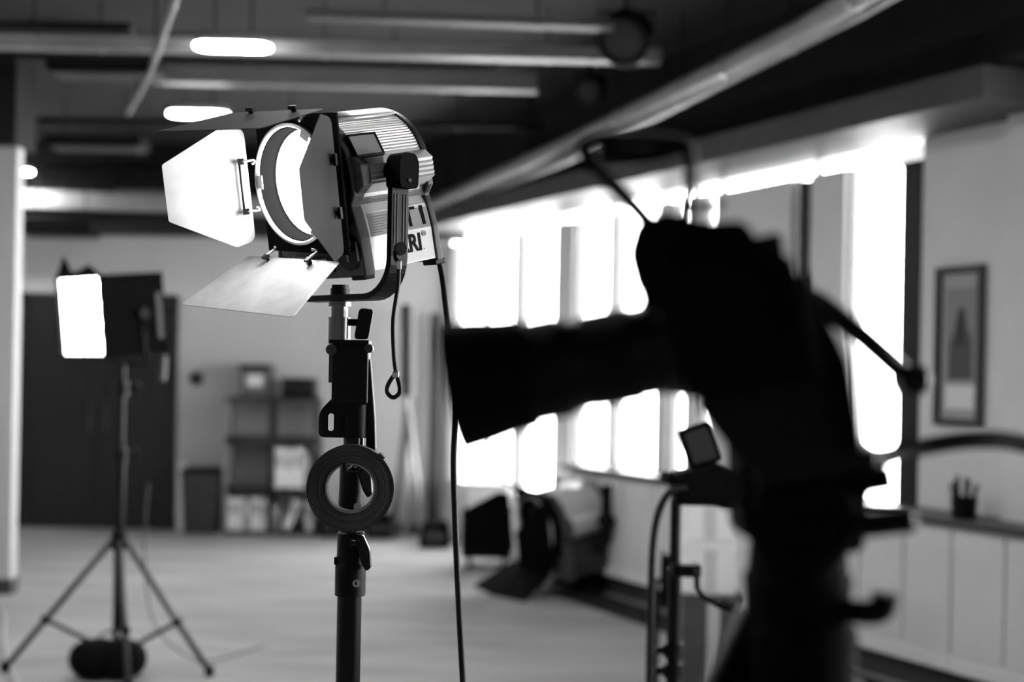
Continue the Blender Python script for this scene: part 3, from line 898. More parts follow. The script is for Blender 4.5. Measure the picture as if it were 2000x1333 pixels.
k = MB(); k.lathe(pp(781, 486) + V((0, .006, 0)), V((.35, -1, 0)), [(0, 0), (0, .0105), (.007, .0105), (.009, .009), (.009, 0)], 28); k.build('clip_disc', M_legalu, saf)
k = MB(); k.tube(curve([pp(772, 490), pp(773, 505), pp(779, 514)], 4), .0035, 8); k.build('clip_hook', M_black, saf)
# ---- power cable from the back of the lamp to the floor
e0 = P(.208, .062, -.135)
dq = e0.y
k = MB()
pc = [e0, e0 + B1 * .02, at(862, 530, dq + .03), at(871, 600, dq + .03), at(880, 680, dq + .03), at(890, 790, dq + .02), at(886, 900, dq + .02), at(889, 1020, dq + .02), at(895, 1160, dq + .02), at(904, 1333, dq + .02)]
last = pc[-1]
pc += [last + V((.03, 0, -.4)), last + V((.04, 0, -.8)), V((last.x + .07, last.y + .05, .03)), V((last.x + .2, last.y + .2, .008)), V((last.x + .5, last.y - .1, .008)), V((last.x + .9, last.y + .2, .008))]
k.tube(curve(pc, 8), .0055, 10)
tag(k.build('power_cable', M_cable), 'black power cable hanging from the back of the burning lamp to the floor', 'cable')

# ================================================================== SOFTLIGHT ON THE LEFT
D2 = 6.9
hc = at(197, 618, D2)                 # near vertical edge of the box
soft = thing('softlight', 'black box softlight with glowing front on the tripod stand at left', 'stage light', at(240, 712, D2))
yw = math.radians(44)
fd = V((-math.sin(yw), -math.cos(yw), 0)); sd = V((math.cos(yw), -math.sin(yw), 0))
W2, H2, L2 = .42, .40, .36
tl = math.radians(6)
fd2 = (fd * math.cos(tl) - ZU * math.sin(tl)).normalized(); up2 = sd.cross(fd2); up2 = up2 if up2.z > 0 else -up2
fcn = hc - sd * W2 / 2                # middle of the front opening
q = lambda a, b, c: fcn + sd * a + up2 * b - fd2 * c
def panel(mb, a0, a1, b0, b1, c0, c1):
    mb.obox(q((a0 + a1) / 2, (b0 + b1) / 2, (c0 + c1) / 2), sd * (a1 - a0) / 2, up2 * (b1 - b0) / 2, fd2 * (c1 - c0) / 2)
k = MB()
w, h = W2 / 2, H2 / 2
panel(k, -w, -w + .01, -h, h, 0, L2); panel(k, w - .01, w, -h, h, 0, L2); panel(k, -w, w, h - .01, h, 0, L2); panel(k, -w, w, -h, -h + .01, 0, L2); panel(k, -w, w, -h, h, L2 - .01, L2)
k.build('box_shell', M_blackm, soft)
k = MB(); panel(k, -w + .012, w - .012, -h + .012, h - .012, .022, .027); k.build('diffuser', E_panel, soft)
for b in (-.14, -.05, .05, .14):
    k = MB(); k.cyl(q(w - .02, b, .020), q(w - .02, b + .02, .0), .014, n=14); k.build('bulb', E_bulb, soft)
for i in range(1, 6):
    k = MB(); a = -w + W2 * i / 6; panel(k, a - .001, a + .001, -h + .01, h - .01, .008, .018); k.build('grid_slat', M_cast2, soft)
    k = MB(); b = -h + H2 * i / 6; panel(k, -w + .01, w - .01, b - .001, b + .001, .008, .018); k.build('grid_slat', M_cast2, soft)
k = MB(); k.prism([(-w, 0), (w, 0), (w * .5, .05), (w * .1, .03), (-w * .3, .02), (-w * .62, .10)], q(0, h, .02), sd, up2, fd2, 0, .012); k.build('top_flap', M_blackm, soft)
k = MB(); k.tube([q(w + .012, 0, .22), q(w + .012, -h - .05, .22), q(-w - .012, -h - .05, .22), q(-w - .012, 0, .22)], .011); k.build('yoke', M_black, soft)
for sg in (1, -1):
    k = MB(); k.cyl(q(sg * w, 0, .22), q(sg * (w + .04), 0, .22), .028, n=16); k.build('tilt_knob', M_black, soft)
k = MB(); panel(k, w, w + .006, -.13, .10, L2 - .05, L2 - .02); k.build('side_strip', M_legalu, soft)
k = MB(); k.cyl(q(w + .0, -h - .02, .33), q(w + .02, -h - .14, .30), .018, n=12); k.build('tilt_handle', M_legalu, soft)
bx = q(0, -h - .05, .22)
sx2, sy2 = at(236, 1000, D2 + .2).x, bx.y
s2 = thing('tripod_stand', 'black tripod light stand with braced grey legs at left', 'stand', (bx.x, bx.y, 0))
cxs = bx.x
zz = lambda v: at(236, v, sy2).z
k = MB(); k.cyl((cxs, sy2, zz(900)), (cxs, sy2, bx.z - .005), .017, n=16); k.build('upper_column', M_black, s2)
k = MB(); k.cyl((cxs, sy2, .05), (cxs, sy2, zz(890)), .024, n=18); k.build('lower_column', M_black, s2)
for v in (760, 890):
    k = MB(); k.cyl((cxs, sy2, zz(v) - .035), (cxs, sy2, zz(v) + .035), .033, n=18)
    k.cyl((cxs, sy2, zz(v)), (cxs + .085, sy2 - .02, zz(v) + .005), .008, n=10); k.cyl((cxs + .07, sy2 - .018, zz(v) - .02), (cxs + .09, sy2 - .022, zz(v) + .03), .016, n=12)
    k.build('collar', M_black, s2)
zt = zz(1058)
k = MB(); k.cyl((cxs, sy2, zt - .04), (cxs, sy2, zt + .05), .038, n=20); k.build('leg_hub', M_black, s2)
k = MB(); k.cyl((cxs, sy2, .06), (cxs, sy2, .14), .036, n=20); k.build('brace_hub', M_black, s2)
for a, rr in ((186, .55), (-8, .49), (292, .50)):
    d = V((math.cos(math.radians(a)), math.sin(math.radians(a)), 0))
    A = V((cxs, sy2, zt)) + d * .035; Bp = V((cxs, sy2, .02)) + d * rr
    k = MB(); k.tube([A, Bp], .015, 12); lg = k.build('leg', M_legalu, s2)
    mid = A.lerp(Bp, .62)
    k = MB(); k.tube([V((cxs, sy2, .10)) + d * .03, mid], .011, 8); k.build('brace', M_black, lg)
    k = MB(); k.obox(mid, d * .02, V((0, 0, .02)), d.cross(ZU) * .02); k.build('brace_joint', M_black, lg)
    k = MB(); k.cyl(Bp - V((0, 0, .02)), Bp + V((0, 0, .03)), .022, n=12); k.build('foot', M_rubber, lg)
# sandbag over the brace hub
sb = thing('sandbag', 'black sandbag slumped over the foot of the left tripod stand', 'sandbag', (cxs + .02, sy2 - .17, 0))
for dx, sc in ((-.055, 1.3), (.065, 1.25)):
    k = MB(); prof = []
    for i in range(9):
        a = math.pi * i / 8
        prof.append((.12 - .12 * math.cos(a), .095 * math.sin(a) ** .7 * sc if 0 < i < 8 else 0))
    k.lathe((cxs + dx, sy2 - .17, .003), ZU, [(h_ * .8, r_ * 1.1) for h_, r_ in prof], 20); k.build('sand_pouch', M_blackm, sb)
k = MB(); k.strip(curve([(cxs - .07, sy2 - .15, .17), (cxs - .03, sy2 - .11, .22), (cxs + .03, sy2 - .11, .22), (cxs + .08, sy2 - .15, .165)], 5), V((0, .03, 0)), .006); k.build('carry_strap', M_black, sb)
# pale cable lying on the floor at the far left and thin cable behind the stand
fl = lambda u, v: at(u, v, EYE / ((v - 666.5 - SH + 0.018 * (1000 - u)) / F))
def on_floor(u, v, z=.008):
    p = at(u, v, 1.0) - V((0, 0, EYE))
    tq = (z - EYE) / p.z
    return V((p.x * tq, p.y * tq, z))
k = MB(); k.tube(curve([on_floor(-60, 1150), on_floor(2, 1190), on_floor(6, 1250), on_floor(30, 1330), on_floor(80, 1420)], 8), .009, 8)
tag(k.build('floor_cable', M_cablep), 'pale cable curving over the carpet at the lower left corner', 'cable')
k = MB(); k.tube(curve([V((cxs + .12, sy2 + .1, .95)), V((cxs + .10, sy2 + .12, .55)), V((cxs + .16, sy2 + .12, .22)), V((cxs + .33, sy2 + .15, .05)), on_floor(420, 1290), on_floor(520, 1260)], 8), .004, 8)
tag(k.build('lamp_lead', M_cast), 'thin grey lead trailing from the left stand to the carpet', 'cable')

# ================================================================== ALONG THE BACK WALL
BX = lambda u, d=YB: at(u, 900, d).x
BZ = lambda v, d=YB, u=500: at(u, v, d).z
# thermostat
c = at(383, 740, YB - .02)
t = thing('wall_thermostat', 'small dark round thermostat on the back wall right of the door', 'thermostat', c - V((0, 0, .05)))
k = MB(); k.lathe((c.x, YB, c.z), V((0, -1, 0)), [(0, 0), (0, .07), (.02, .065), (.028, .05), (.028, 0)], 28); k.build('dial_housing', M_cast2, t)
k = MB(); k.cyl((c.x, YB - .028, c.z), (c.x, YB - .036, c.z), .02, n=16); k.build('dial', M_black, t)
# shelf unit: two bays, three rows
Ys = YB - .33
x0, x1 = BX(440, Ys), BX(616, Ys)
zs = [.02, BZ(957, Ys), BZ(858, Ys), BZ(780, Ys)]
sh = thing('shelf_unit', 'dark open shelf unit of two bays against the back wall', 'shelf', ((x0 + x1) / 2, Ys + .15, 0))
xm = BX(527, Ys)
for x in (x0, xm, x1):
    k = MB(); k.box(x - .016, x + .016, Ys, Ys + .30, 0, zs[3] + .015); k.build('upright', M_wood if x != x0 else M_woodm, sh)
for i, z in enumerate(zs):
    k = MB(); k.box(x0, x1, Ys, Ys + .30, z - .018, z + .018); k.build('shelf_board', M_wood, sh)
k = MB(); k.box(x0, x1, Ys - .006, Ys + .012, zs[2] - .055, zs[2] + .018); k.build('apron', M_wood, sh)
k = MB(); k.box(x0 + .016, xm - .016, Ys + .28, Ys + .295, zs[1], zs[2]); k.build('back_panel', M_woodm, sh)
def binder(x, w, h, z, m, label, tilt=0, dep=.24):
    c = V((x, Ys + .03, z))
    r = V((math.cos(tilt), 0, math.sin(tilt))); u = V((-math.sin(tilt), 0, math.cos(tilt)))
    t = thing('ring_binder', label, 'binder', c, 'binders on the back shelf')
    k = MB(); k.obox(c + r * w / 2 + u * h / 2 + V((0, dep / 2, 0)), r * w / 2, V((0, dep / 2, 0)), u * h / 2); k.build('cover', m, t, bevel=.003)
    k = MB(); k.obox(c + r * w / 2 + u * h * .68 + V((0, -.001, 0)), r * w * .3, V((0, .002, 0)), u * h * .18); k.build('spine_label', M_labelg if m is M_bookw else M_labelw, t)
bh = zs[2] - zs[1] - .1
z1 = zs[1] + .018; z0 = zs[0] + .018
binder(BX(536, Ys), .085, bh, z1, M_bookw, 'white binder, leftmost in the middle row of the right bay')
binder(BX(556, Ys), .075, bh * .96, z1, M_bookw, 'white binder, second in the middle row of the right bay')
binder(BX(574, Ys), .08, bh * 1.02, z1, M_bookw, 'white binder, third in the middle row of the right bay')
binder(BX(592, Ys), .06, bh * .9, z1, M_bookg, 'grey binder at the right end of the middle row')
b0 = zs[1] - zs[0] - .1
binder(BX(444, Ys), .085, b0 * .98, z0, M_bookw, 'white binder at the left end of the bottom row, left bay')
binder(BX(463, Ys), .055, b0 * .98, z0, M_bookw, 'white binder, second in the bottom row, left bay')
binder(BX(476, Ys), .06, b0 * .92, z0, M_bookg, 'grey binder between white ones in the bottom row')
binder(BX(490, Ys), .09, b0, z0, M_bookw, 'wide white binder in the bottom row, left bay')
binder(BX(510, Ys), .06, b0 * .95, z0, M_bookw, 'white binder at the right end of the bottom row, left bay')
binder(BX(534, Ys), .05, b0 * .8, z0, M_bookg, 'grey binder at the left end of the bottom row, right bay')
binder(BX(552, Ys), .07, b0 * .93, z0 + .03, M_bookw, 'white binder leaning over in the bottom row, right bay', -.38)
binder(BX(598, Ys), .07, b0 * .9, z0, M_bookw, 'white binder upright beside the leaning one, bottom row, right bay')
# box and case on top of the shelf
ztop = zs[3] + .018
t = thing('storage_box', 'grey box with a pale label standing on the left end of the shelf', 'box', (BX(493, Ys), Ys + .15, ztop))
k = MB(); k.box(BX(466, Ys), BX(520, Ys), Ys + .03, Ys + .27, ztop, BZ(722, Ys)); k.build('body', M_cast, t, bevel=.006)
k = MB(); k.box(BX(462, Ys), BX(524, Ys), Ys + .02, Ys + .28, BZ(724, Ys), BZ(712, Ys)); k.build('lid', M_cast2, t, bevel=.006)
k = MB(); k.box(BX(478, Ys), BX(510, Ys), Ys + .024, Ys + .031, BZ(755, Ys), BZ(733, Ys)); k.build('label_card', M_labelw, t)
t = thing('equipment_case', 'black equipment case on the right end of the shelf top', 'case', (BX(578, Ys), Ys + .15, ztop))
k = MB(); k.box(BX(547, Ys), BX(610, Ys), Ys + .01, Ys + .28, ztop, BZ(738, Ys)); k.build('shell', M_black, t, bevel=.01)
k = MB(); k.tube([(BX(565, Ys), Ys + .0, BZ(757, Ys)), (BX(568, Ys), Ys - .02, BZ(756, Ys)), (BX(588, Ys), Ys - .02, BZ(756, Ys)), (BX(591, Ys), Ys + .0, BZ(757, Ys))], .008); k.build('handle', M_legalu, t)
for u in (556, 601):
    k = MB(); k.box(BX(u - 4, Ys), BX(u + 4, Ys), Ys - .002, Ys + .012, BZ(757, Ys), BZ(747, Ys)); k.build('latch', M_legalu, t)
# black cabinet-like bin left of the shelf
a, b = BX(354, Ys), BX(430, Ys)
t = thing('waste_bin', 'dark grey square bin standing between the door and the shelf', 'bin', ((a + b) / 2, Ys + .15, 0))
k = MB(); k.prism([(a - (a + b) / 2 + .03, 0), (b - (a + b) / 2 - .03, 0), (b - (a + b) / 2, .56), (a - (a + b) / 2, .56)], V(((a + b) / 2, Ys, 0)), V((1, 0, 0)), ZU, V((0, 1, 0)), 0, .28); k.build('body', M_cast2, t, bevel=.01)
k = MB(); k.box(a - .012, b + .012, Ys - .012, Ys + .292, .56, .60); k.build('rim', M_black, t, bevel=.008)
k = MB(); k.box(a + .03, b - .03, Ys + .01, Ys + .27, .60, .615); k.build('swing_lid', M_cast2, t)
# pale board leaning between door and bin
k = MB(); k.box(BX(336, Ys), BX(351, Ys), YB - .12, YB - .03, 0, .64); tag(k.build('spare_panel', M_cab, bevel=.003), 'narrow pale panel standing on edge between the dark door and the bin', 'panel')
# bags on the floor to the right of the shelf
def bag(label, u0, u1, h, d):
    a, b = BX(u0, d), BX(u1, d)
    w = b - a
    t = thing('gear_bag', label, 'bag', ((a + b) / 2, d, 0), 'black gear bags by the back wall')
    k = MB(); pts = []
    k.prism(rpoly([(-w / 2, 0), (w / 2, 0), (w / 2 - .03, h), (-w / 2 + .02, h * .9)], .05), V(((a + b) / 2, d - .12, 0)), V((1, 0, 0)), ZU, V((0, 1, 0)), 0, .24, True); k.build('body', M_blackm, t, bevel=.02)
    k = MB(); k.tube(curve([((a + b) / 2 - w * .22, d - .05, h * .9), ((a + b) / 2, d - .06, h * 1.22), ((a + b) / 2 + w * .22, d - .05, h * .92)], 6), .012, 8); k.build('handle', M_black, t)
    k = MB(); k.box(a + w * .2, b - w * .2, d - .135, d - .12, h * .2, h * .65); k.build('pocket', M_cast2, t, bevel=.008)
bag('black gear bag beside the shelf, behind the tape roll', 626, 670, .20, YB - .3)
bag('wide black gear bag in the corner behind the lamp stand', 716, 775, .22, YB - .35)
bag('low black gear bag at the foot of the corner under the first window', 822, 884, .24, YB - 1.0)
# coat stand in the corner with a dark coat, and a rolled screen beside it
dC = YB - .45
t = thing('rolled_backdrop', 'tall dark rolled backdrop standing in the corner on a splayed pale foot', 'backdrop', (BX(797, dC), dC, 0))
A = at(797, 596, dC); Bm = at(797, 775, dC)
k = MB(); k.cyl(Bm, A, .07, n=20); k.build('roll', M_cast2, t)
k = MB(); k.cyl((A.x, dC, .05), Bm, .022, n=12); k.build('pole', M_labelg, t)
for u0, u1 in ((797, 770), (797, 830)):
    k = MB(); k.tube([at(u0, 800, dC - .03), V((BX(u1, dC), dC - .10, .02))], .03, 10); k.build('strut', M_cast if u1 < 800 else M_labelg, t)
k = MB(); k.tube([at(797, 840, dC + .02), V((BX(800, dC), dC + .25, .02))], .02, 10); k.build('strut', M_labelg, t)
dC = YB - .16
a, b = BX(836, dC), BX(856, dC)
t = thing('banner_post', 'dark grey upright banner leaning in the corner beside the first window', 'banner', ((a + b) / 2, dC, 0))
k = MB(); k.box(a, b, dC - .03, dC + .02, .06, BZ(612, dC, 840)); k.build('banner_cloth', M_cast2, t, bevel=.01)
k = MB(); k.box(a - .05, b + .03, dC - .09, dC + .06, 0, .06); k.build('banner_foot', M_black, t, bevel=.01)

# ================================================================== BIG LAMP ON THE FLOOR
D3 = 10.0
O3 = at(1046, 1032, D3)
big = thing('studio_floodlight', 'large unlit fresnel lamp with black barn doors standing on the carpet', 'stage light', (at(1100, 1100, D3).x, D3 + .1, 0))
lv = {'top': (30, .16, .11, .13, 'wide'), 'bottom': (22, .15, .11, .135, 'wide'), 'left': (30, .14, .09, .05, 'taper'), 'right': (12, .13, .10, .05, 'taper')}
LENS_OFF = mat('dark_glass_lens', .03, .1)
KB = 2.35
PB, fb, Sb, Ub, Bb, fcb, lbb = fresnel(big, O3, 1.05, .18, .1, KB, lv, LENS_OFF, big=True, hinges=(.112, .112))
PVb = PB(.165, 0, 0)
zb3 = .30
Sbh = V((Sb.x, Sb.y, 0)).normalized(); Gb = V((-Sbh.y, Sbh.x, 0))
half = [PVb + Sbh * .32 + ZU * .25] + [PVb + Sbh * .32] + [V((PVb.x, PVb.y, zb3 + .1)) + Sbh * .32] + [V((PVb.x, PVb.y, zb3)) + Sbh * .24]
mir = [V((PVb.x, PVb.y, p.z)) - Sbh * ((p - PVb).dot(Sbh)) for p in reversed(half[1:])]
mir.append(mir[-1] + ZU * .25)
k = MB(); k.strip(half + mir, Gb * .04, .02); k.build('stirrup', M_black, big)
for sg in (1, -1):
    k = MB(); k.cyl(PVb + Sbh * sg * .25, PVb + Sbh * sg * .36, .05, n=16); k.build('tilt_knob', M_black, big)
k = MB(); k.cyl((PVb.x, PVb.y, .10), (PVb.x, PVb.y, zb3 + .01), .05, n=18); k.build('spigot', M_black, big)
k = MB(); k.lathe((PVb.x, PVb.y, .05), ZU, [(0, 0), (0, .20), (.05, .20), (.09, .08), (.09, 0)], 28); k.build('floor_base', M_blackm, big)
for i in range(3):
    a = math.radians(50 + 120 * i); w = V((PVb.x + .2 * math.cos(a), PVb.y + .2 * math.sin(a), .035))
    k = MB(); k.cyl(w - V((.014, 0, 0)), w + V((.014, 0, 0)), .035, n=16); k.build('castor', M_rubber, big)
# white case on a black trunk behind it
a, b = at(902, 1000, 11.2), at(1000, 1000, 11.2)
t = thing('flight_case', 'black flight case behind the big floor lamp, under the windows', 'case', ((a.x + b.x) / 2, 11.4, 0))
k = MB(); k.box(a.x, b.x, 11.2, 11.65, .09, .46); k.build('shell', M_blackm, t, bevel=.012)
k = MB(); k.box(a.x - .004, b.x + .004, 11.19, 11.66, .33, .36); k.build('lid_edge', M_legalu, t)
for x in (a.x + .06, b.x - .06):
    k = MB(); k.cyl((x - .015, 11.3, .045), (x + .015, 11.3, .045), .045, n=14); k.build('castor', M_rubber, t)
    k = MB(); k.cyl((x - .015, 11.55, .045), (x + .015, 11.55, .045), .045, n=14); k.build('castor', M_rubber, t)
t = thing('white_crate', 'white ribbed crate on top of the black flight case', 'crate', ((a.x + b.x) / 2 + .02, 11.4, .46))
k = MB(); k.box(a.x + .04, b.x - .02, 11.22, 11.6, .46, .66); k.build('body', M_white, t, bevel=.012)
k = MB(); k.box(a.x + .025, b.x - .005, 11.205, 11.615, .64, .68); k.build('rim', M_white, t, bevel=.008)
for i in range(5):
    x = a.x + .08 + (b.x - a.x - .14) * i / 4
    k = MB(); k.box(x - .008, x + .008, 11.208, 11.222, .49, .63); k.build('rib', M_white, t)
# ---- framed print on the wall at right
sA, sB = s_of(1832), s_of(1925)
zA, zB = at(1870, 833, 7.2).z, at(1870, 518, 7.2).z
t = thing('framed_print', 'dark framed print with a pale lower margin on the wall at right', 'picture', wp((sA + sB) / 2, .02, zA))
fw = .035
for a, b, c, d in ((sA, sA + fw, zA, zB), (sB - fw, sB, zA, zB), (sA + fw, sB - fw, zA, zA + fw), (sA + fw, sB - fw, zB - fw, zB)):
    k = MB(); wbox(k, a, b, .002, .035, c, d); k.build('frame_bar', M_ledge, t)
k = MB(); wbox(k, sA + fw, sB - fw, .003, .010, zA + fw, zB - fw); k.build('backing', M_paper, t)
pw = sB - sA - 2 * fw
k = MB(); wbox(k, sA + fw + .03, sB - fw - .03, .010, .011, zA + fw + .05, zA + fw + .17); k.build('pale_margin', M_white, t)
ph = zB - zA - 2 * fw
prt = MB()
def shape(pts, m, e):
    k = MB(); k.prism([(x * pw, y * ph) for x, y in pts], wp(sA + fw, .0105 + e, zA + fw), TD, ZU, ND, 0, .0008); k.build('printed_shape', m, t)
shape([(.12, .26), (.88, .26), (.88, .9), (.12, .9)], mat('print_grey', .3, .7), 0)
shape([(.2, .27), (.82, .27), (.8, .55), (.68, .62), (.62, .74), (.5, .78), (.4, .72), (.34, .6), (.22, .52)], mat('print_dark', .1, .7), .001)
shape([(.38, .5), (.62, .5), (.6, .68), (.5, .76), (.42, .69)], mat('print_black', .05, .7), .002)
# ---- pencil pot on the ledge
c = wp(7.230, .2, .885)
t = thing('pencil_pot', 'small dark pot of pens standing on the window ledge at right', 'pen pot', c)
k = MB(); k.lathe(c, ZU, [(0, 0), (0, .058), (.10, .064), (.10, .058), (.01, .052), (.01, 0)], 24); k.build('pot', M_black, t)
for i in range(7):
    a = i * .9
    p = c + V((.034 * math.cos(a), .034 * math.sin(a), .012))
    k = MB(); k.cyl(p, p + V((.03 * math.cos(a), .03 * math.sin(a), 0.15 + .02 * (i % 3))), .008, n=8); k.build('pen', M_cast2 if i % 2 else M_black, t)

# ================================================================== CRANK STAND WITH SMALL PANEL LAMP
D4 = 4.2
x4 = at(1320, 1000, D4).x
z4 = lambda v: at(1320, v, D4).z
cs = thing('crank_stand', 'black wind-up stand with crank handle left of the camera tripod', 'stand', (x4, D4, 0))
k = MB(); k.cyl((x4, D4, z4(1115)), (x4, D4, z4(975)), .0165, n=18); k.build('inner_column', M_black, cs)
k = MB(); k.cyl((x4, D4, .10), (x4, D4, z4(1112)), .0205, n=20); k.build('outer_column', M_black, cs)
a, b = at(1310, 1100, D4), at(1366, 1125, D4)
k = MB(); k.box(a.x, b.x, D4 - .045, D4 + .03, b.z, a.z); k.build('winch_box', M_black, cs, bevel=.004)
k = MB(); k.tube([at(1360, 1112, D4 - .06), at(1362, 1150, D4 - .06), at(1372, 1165, D4 - .06), at(1402, 1182, D4 - .06), at(1416, 1190, D4 - .06)], .009, 10); ch = k.build('crank_arm', M_black, cs)
k = MB(); k.cyl(at(1414, 1182, D4 - .06), at(1436, 1190, D4 - .10), .016, n=14); k.build('crank_grip', M_rubber, ch)
for v in (1270, 1310):
    k = MB(); k.cyl((x4, D4, z4(v) - .02), (x4, D4, z4(v) + .02), .03, n=18); k.cyl((x4 - .03, D4 - .01, z4(v)), (x4 - .055, D4 - .015, z4(v)), .012, n=12); k.build('collar', M_black, cs)
for a in (95, 205, 335):
    d = V((math.cos(math.radians(a)), math.sin(math.radians(a)), 0))
    k = MB(); k.tube([V((x4, D4, .5)) + d * .03, V((x4, D4, .02)) + d * .5], .014); lg = k.build('leg', M_black, cs)
    k = MB(); k.cyl(V((x4, D4, 0)) + d * .51, V((x4, D4, .03)) + d * .5, .02, n=12); k.build('foot', M_rubber, lg)
k = MB(); k.cyl((x4, D4, .46), (x4, D4, .54), .034, n=18); k.build('leg_hub', M_black, cs)
t = thing('panel_lamp', 'small black lamp with upright tilted flap on top of the wind-up stand', 'stage light', at(1322, 975, D4))
Y4 = D4
k = MB()
k.prism(rpoly([(0, 0), (.20, 0), (.21, .07), (.12, .125), (.055, .105), (-.012, .09), (-.012, .055)], .012), at(1318, 984, Y4), V((1, 0, 0)), ZU, V((0, 1, 0)), -.07, .07); k.build('housing', M_blackm, t, bevel=.008)
A = at(1352, 900, Y4)
ex = V((.94, 0, .34)).normalized(); ez = V((-.34, 0, .94)).normalized()
k = MB(); k.prism(rrect(.05, .062, .012), A + ez * .035 + ex * .035, ex, ez, V((0, 1, 0)), -.02, .02); fl_ = k.build('flap', M_blackm, t, bevel=.004)
k = MB(); k.prism(rrect(.036, .048, .008), A + ez * .035 + ex * .035, ex, ez, V((0, 1, 0)), -.024, -.019); k.build('flap_inlay', M_cast2, fl_)
k = MB(); k.cyl(at(1312, 935, Y4 - .03), at(1298, 933, Y4 - .05), .017, n=14); k.build('lock_knob', M_black, t)
k = MB(); k.cyl(at(1322, 985, Y4) + V((0, 0, -.004)), at(1322, 975, Y4), .0175, n=16); k.build('spigot', M_legalu, t)
# thick cable arching down from that lamp
k = MB(); k.tube(curve([at(1338, 952, Y4 - .078), at(1308, 962, Y4 - .09), at(1287, 1000, Y4 - .09), at(1276, 1060, Y4 - .09), at(1272, 1150, Y4 - .09), at(1270, 1250, Y4 - .09), at(1268, 1340, Y4 - .09), V((at(1262, 1340, Y4).x, Y4 - .09, .35)), V((at(1255, 1340, Y4).x, Y4 - .12, .012)), V((at(1200, 1340, Y4).x, Y4 - .3, .012))], 8), .011, 10)
tag(k.build('thick_cable', M_cable), 'thick dark cable arching from the small lamp down beside the wind-up stand', 'cable')
# cable reel standing on its rim, and white boxes behind the stand
D5 = 6.6
c = on_floor(1302, 1345, 0)
c = V((at(1303, 1130, D5).x, D5, 0))
t = thing('cable_reel', 'dark cable reel seen edge-on behind the wind-up stand', 'cable reel', c)
zc_ = at(1303, 1135, D5).z
pst = MB(); 
axr = V((1, -.12, 0)).normalized()
cc = V((c.x, D5, zc_))
k = MB(); k.lathe(cc - axr * .03, axr, [(0, 0), (0, .15), (.008, .15), (.008, .06), (.052, .06), (.052, .15), (.06, .15), (.06, 0)], 32); k.build('spool', M_black, t)
k = MB(); k.lathe(cc - axr * .022, axr, [(0, .06), (0, .125), (.044, .125), (.044, .06)], 32); k.build('wound_cable', M_rubber, t)
k = MB(); k.tube([(c.x - .05, D5 - .12, .012), (c.x - .05, D5, zc_), (c.x - .05, D5 + .12, .012)], .010); k.tube([(c.x + .05, D5 - .12, .012), (c.x + .05, D5, zc_), (c.x + .05, D5 + .12, .012)], .010); k.cyl((c.x - .05, D5, zc_), (c.x + .05, D5, zc_), .012, n=12); k.build('reel_frame', M_black, t)
# white cartons
def carton(label, u0, u1, z0, z1, d, m, dep=.35, strip=True):
    a, b = at(u0, 1050, d).x, at(u1, 1050, d).x
    t = thing('carton', label, 'box', ((a + b) / 2, d + dep / 2, z0), 'pale cartons behind the tripod')
    k = MB(); k.box(a, b, d, d + dep, z0, z1); k.build('body', m, t, bevel=.008)
    k = MB(); k.box((a + b) / 2 - .03, (a + b) / 2 + .03, d - .002, d + .01, z0 + (z1 - z0) * .05, z1 - .004); k.build('packing_tape', M_labelw, t)
    k = MB(); k.box(a - .006, b + .006, d - .006, d + dep + .006, z1 - .035, z1 + .004); k.build('lid', m, t, bevel=.004)
zq = lambda v, d: at(1390, v, d).z
d6 = 6.9
carton('large white carton on the floor behind the wind-up stand', 1338, 1455, 0, zq(1165, d6), d6, M_cast)
carton('white carton in the middle of the stack behind the wind-up stand', 1336, 1440, zq(1165, d6) + .004, zq(1062, d6), d6 + .01, M_white)
carton('topmost white carton of the stack behind the wind-up stand', 1340, 1432, zq(1062, d6) + .008, zq(975, d6), d6 + .02, M_white)

# ================================================================== CAMERA ON TRIPOD IN THE FOREGROUND
DC = 1.07
Mnt = at(1318, 676, DC)
yaw_c, pit = math.radians(7), math.radians(11.5)
fh = V((-math.cos(yaw_c), math.sin(yaw_c), 0))
fw_ = (fh * math.cos(pit) - ZU * math.sin(pit)).normalized()
rt = fh.cross(ZU).normalized()            # the camera's right, away from the viewer
upc = rt.cross(fw_).normalized()
Q = lambda t_, r_, u_: Mnt + fw_ * t_ + rt * r_ + upc * u_
cam_t = thing('video_camera', 'black blurred camera with long hooded lens pointing left in the foreground', 'camera', Q(-.04, 0, -.1))
def cbox(mb, t0, t1, r0, r1, u0, u1):
    mb.obox(Q((t0 + t1) / 2, (r0 + r1) / 2, (u0 + u1) / 2), fw_ * (t1 - t0) / 2, rt * (r1 - r0) / 2, upc * (u1 - u0) / 2)
def cprism(mb, pts, r0, r1):
    mb.prism(pts, Mnt, fw_, upc, rt, r0, r1)
k = MB(); cprism(k, rpoly([(-.012, -.046), (0, -.03), (0, .022), (.018, .034), (.018, .058), (-.075, .056), (-.094, .046), (-.098, -.045)], .006), -.05, .072); body = k.build('body', M_blackm, cam_t, bevel=.004)
k = MB(); cprism(k, rpoly([(-.034, -.1), (-.006, -.044), (-.096, -.044), (-.100, -.1)], .006), -.04, .07); k.build('battery_grip', M_rubber, cam_t, bevel=.004)
k = MB(); cprism(k, rpoly([(.020, .045), (.022, .072), (.012, .093), (-.012, .098), (-.040, .084), (-.066, .080), (-.080, .05)], .006), -.03, .03); prm = k.build('viewfinder_prism', M_blackm, cam_t, bevel=.006)
k = MB(); cbox(k, -.092, -.070, -.02, .02, .050, .068); k.build('eyepiece', M_rubber, prm, bevel=.004)
k = MB(); cbox(k, -.055, -.025, -.011, .011, .096, .101); k.build('hot_shoe', M_cast2, prm)
k = MB(); cprism(k, rpoly([(-.03, -.05), (.022, -.032), (.026, .03), (.012, .05), (-.01, .05)], .01), .045, .078); k.build('hand_grip', M_rubber, cam_t, bevel=.006)
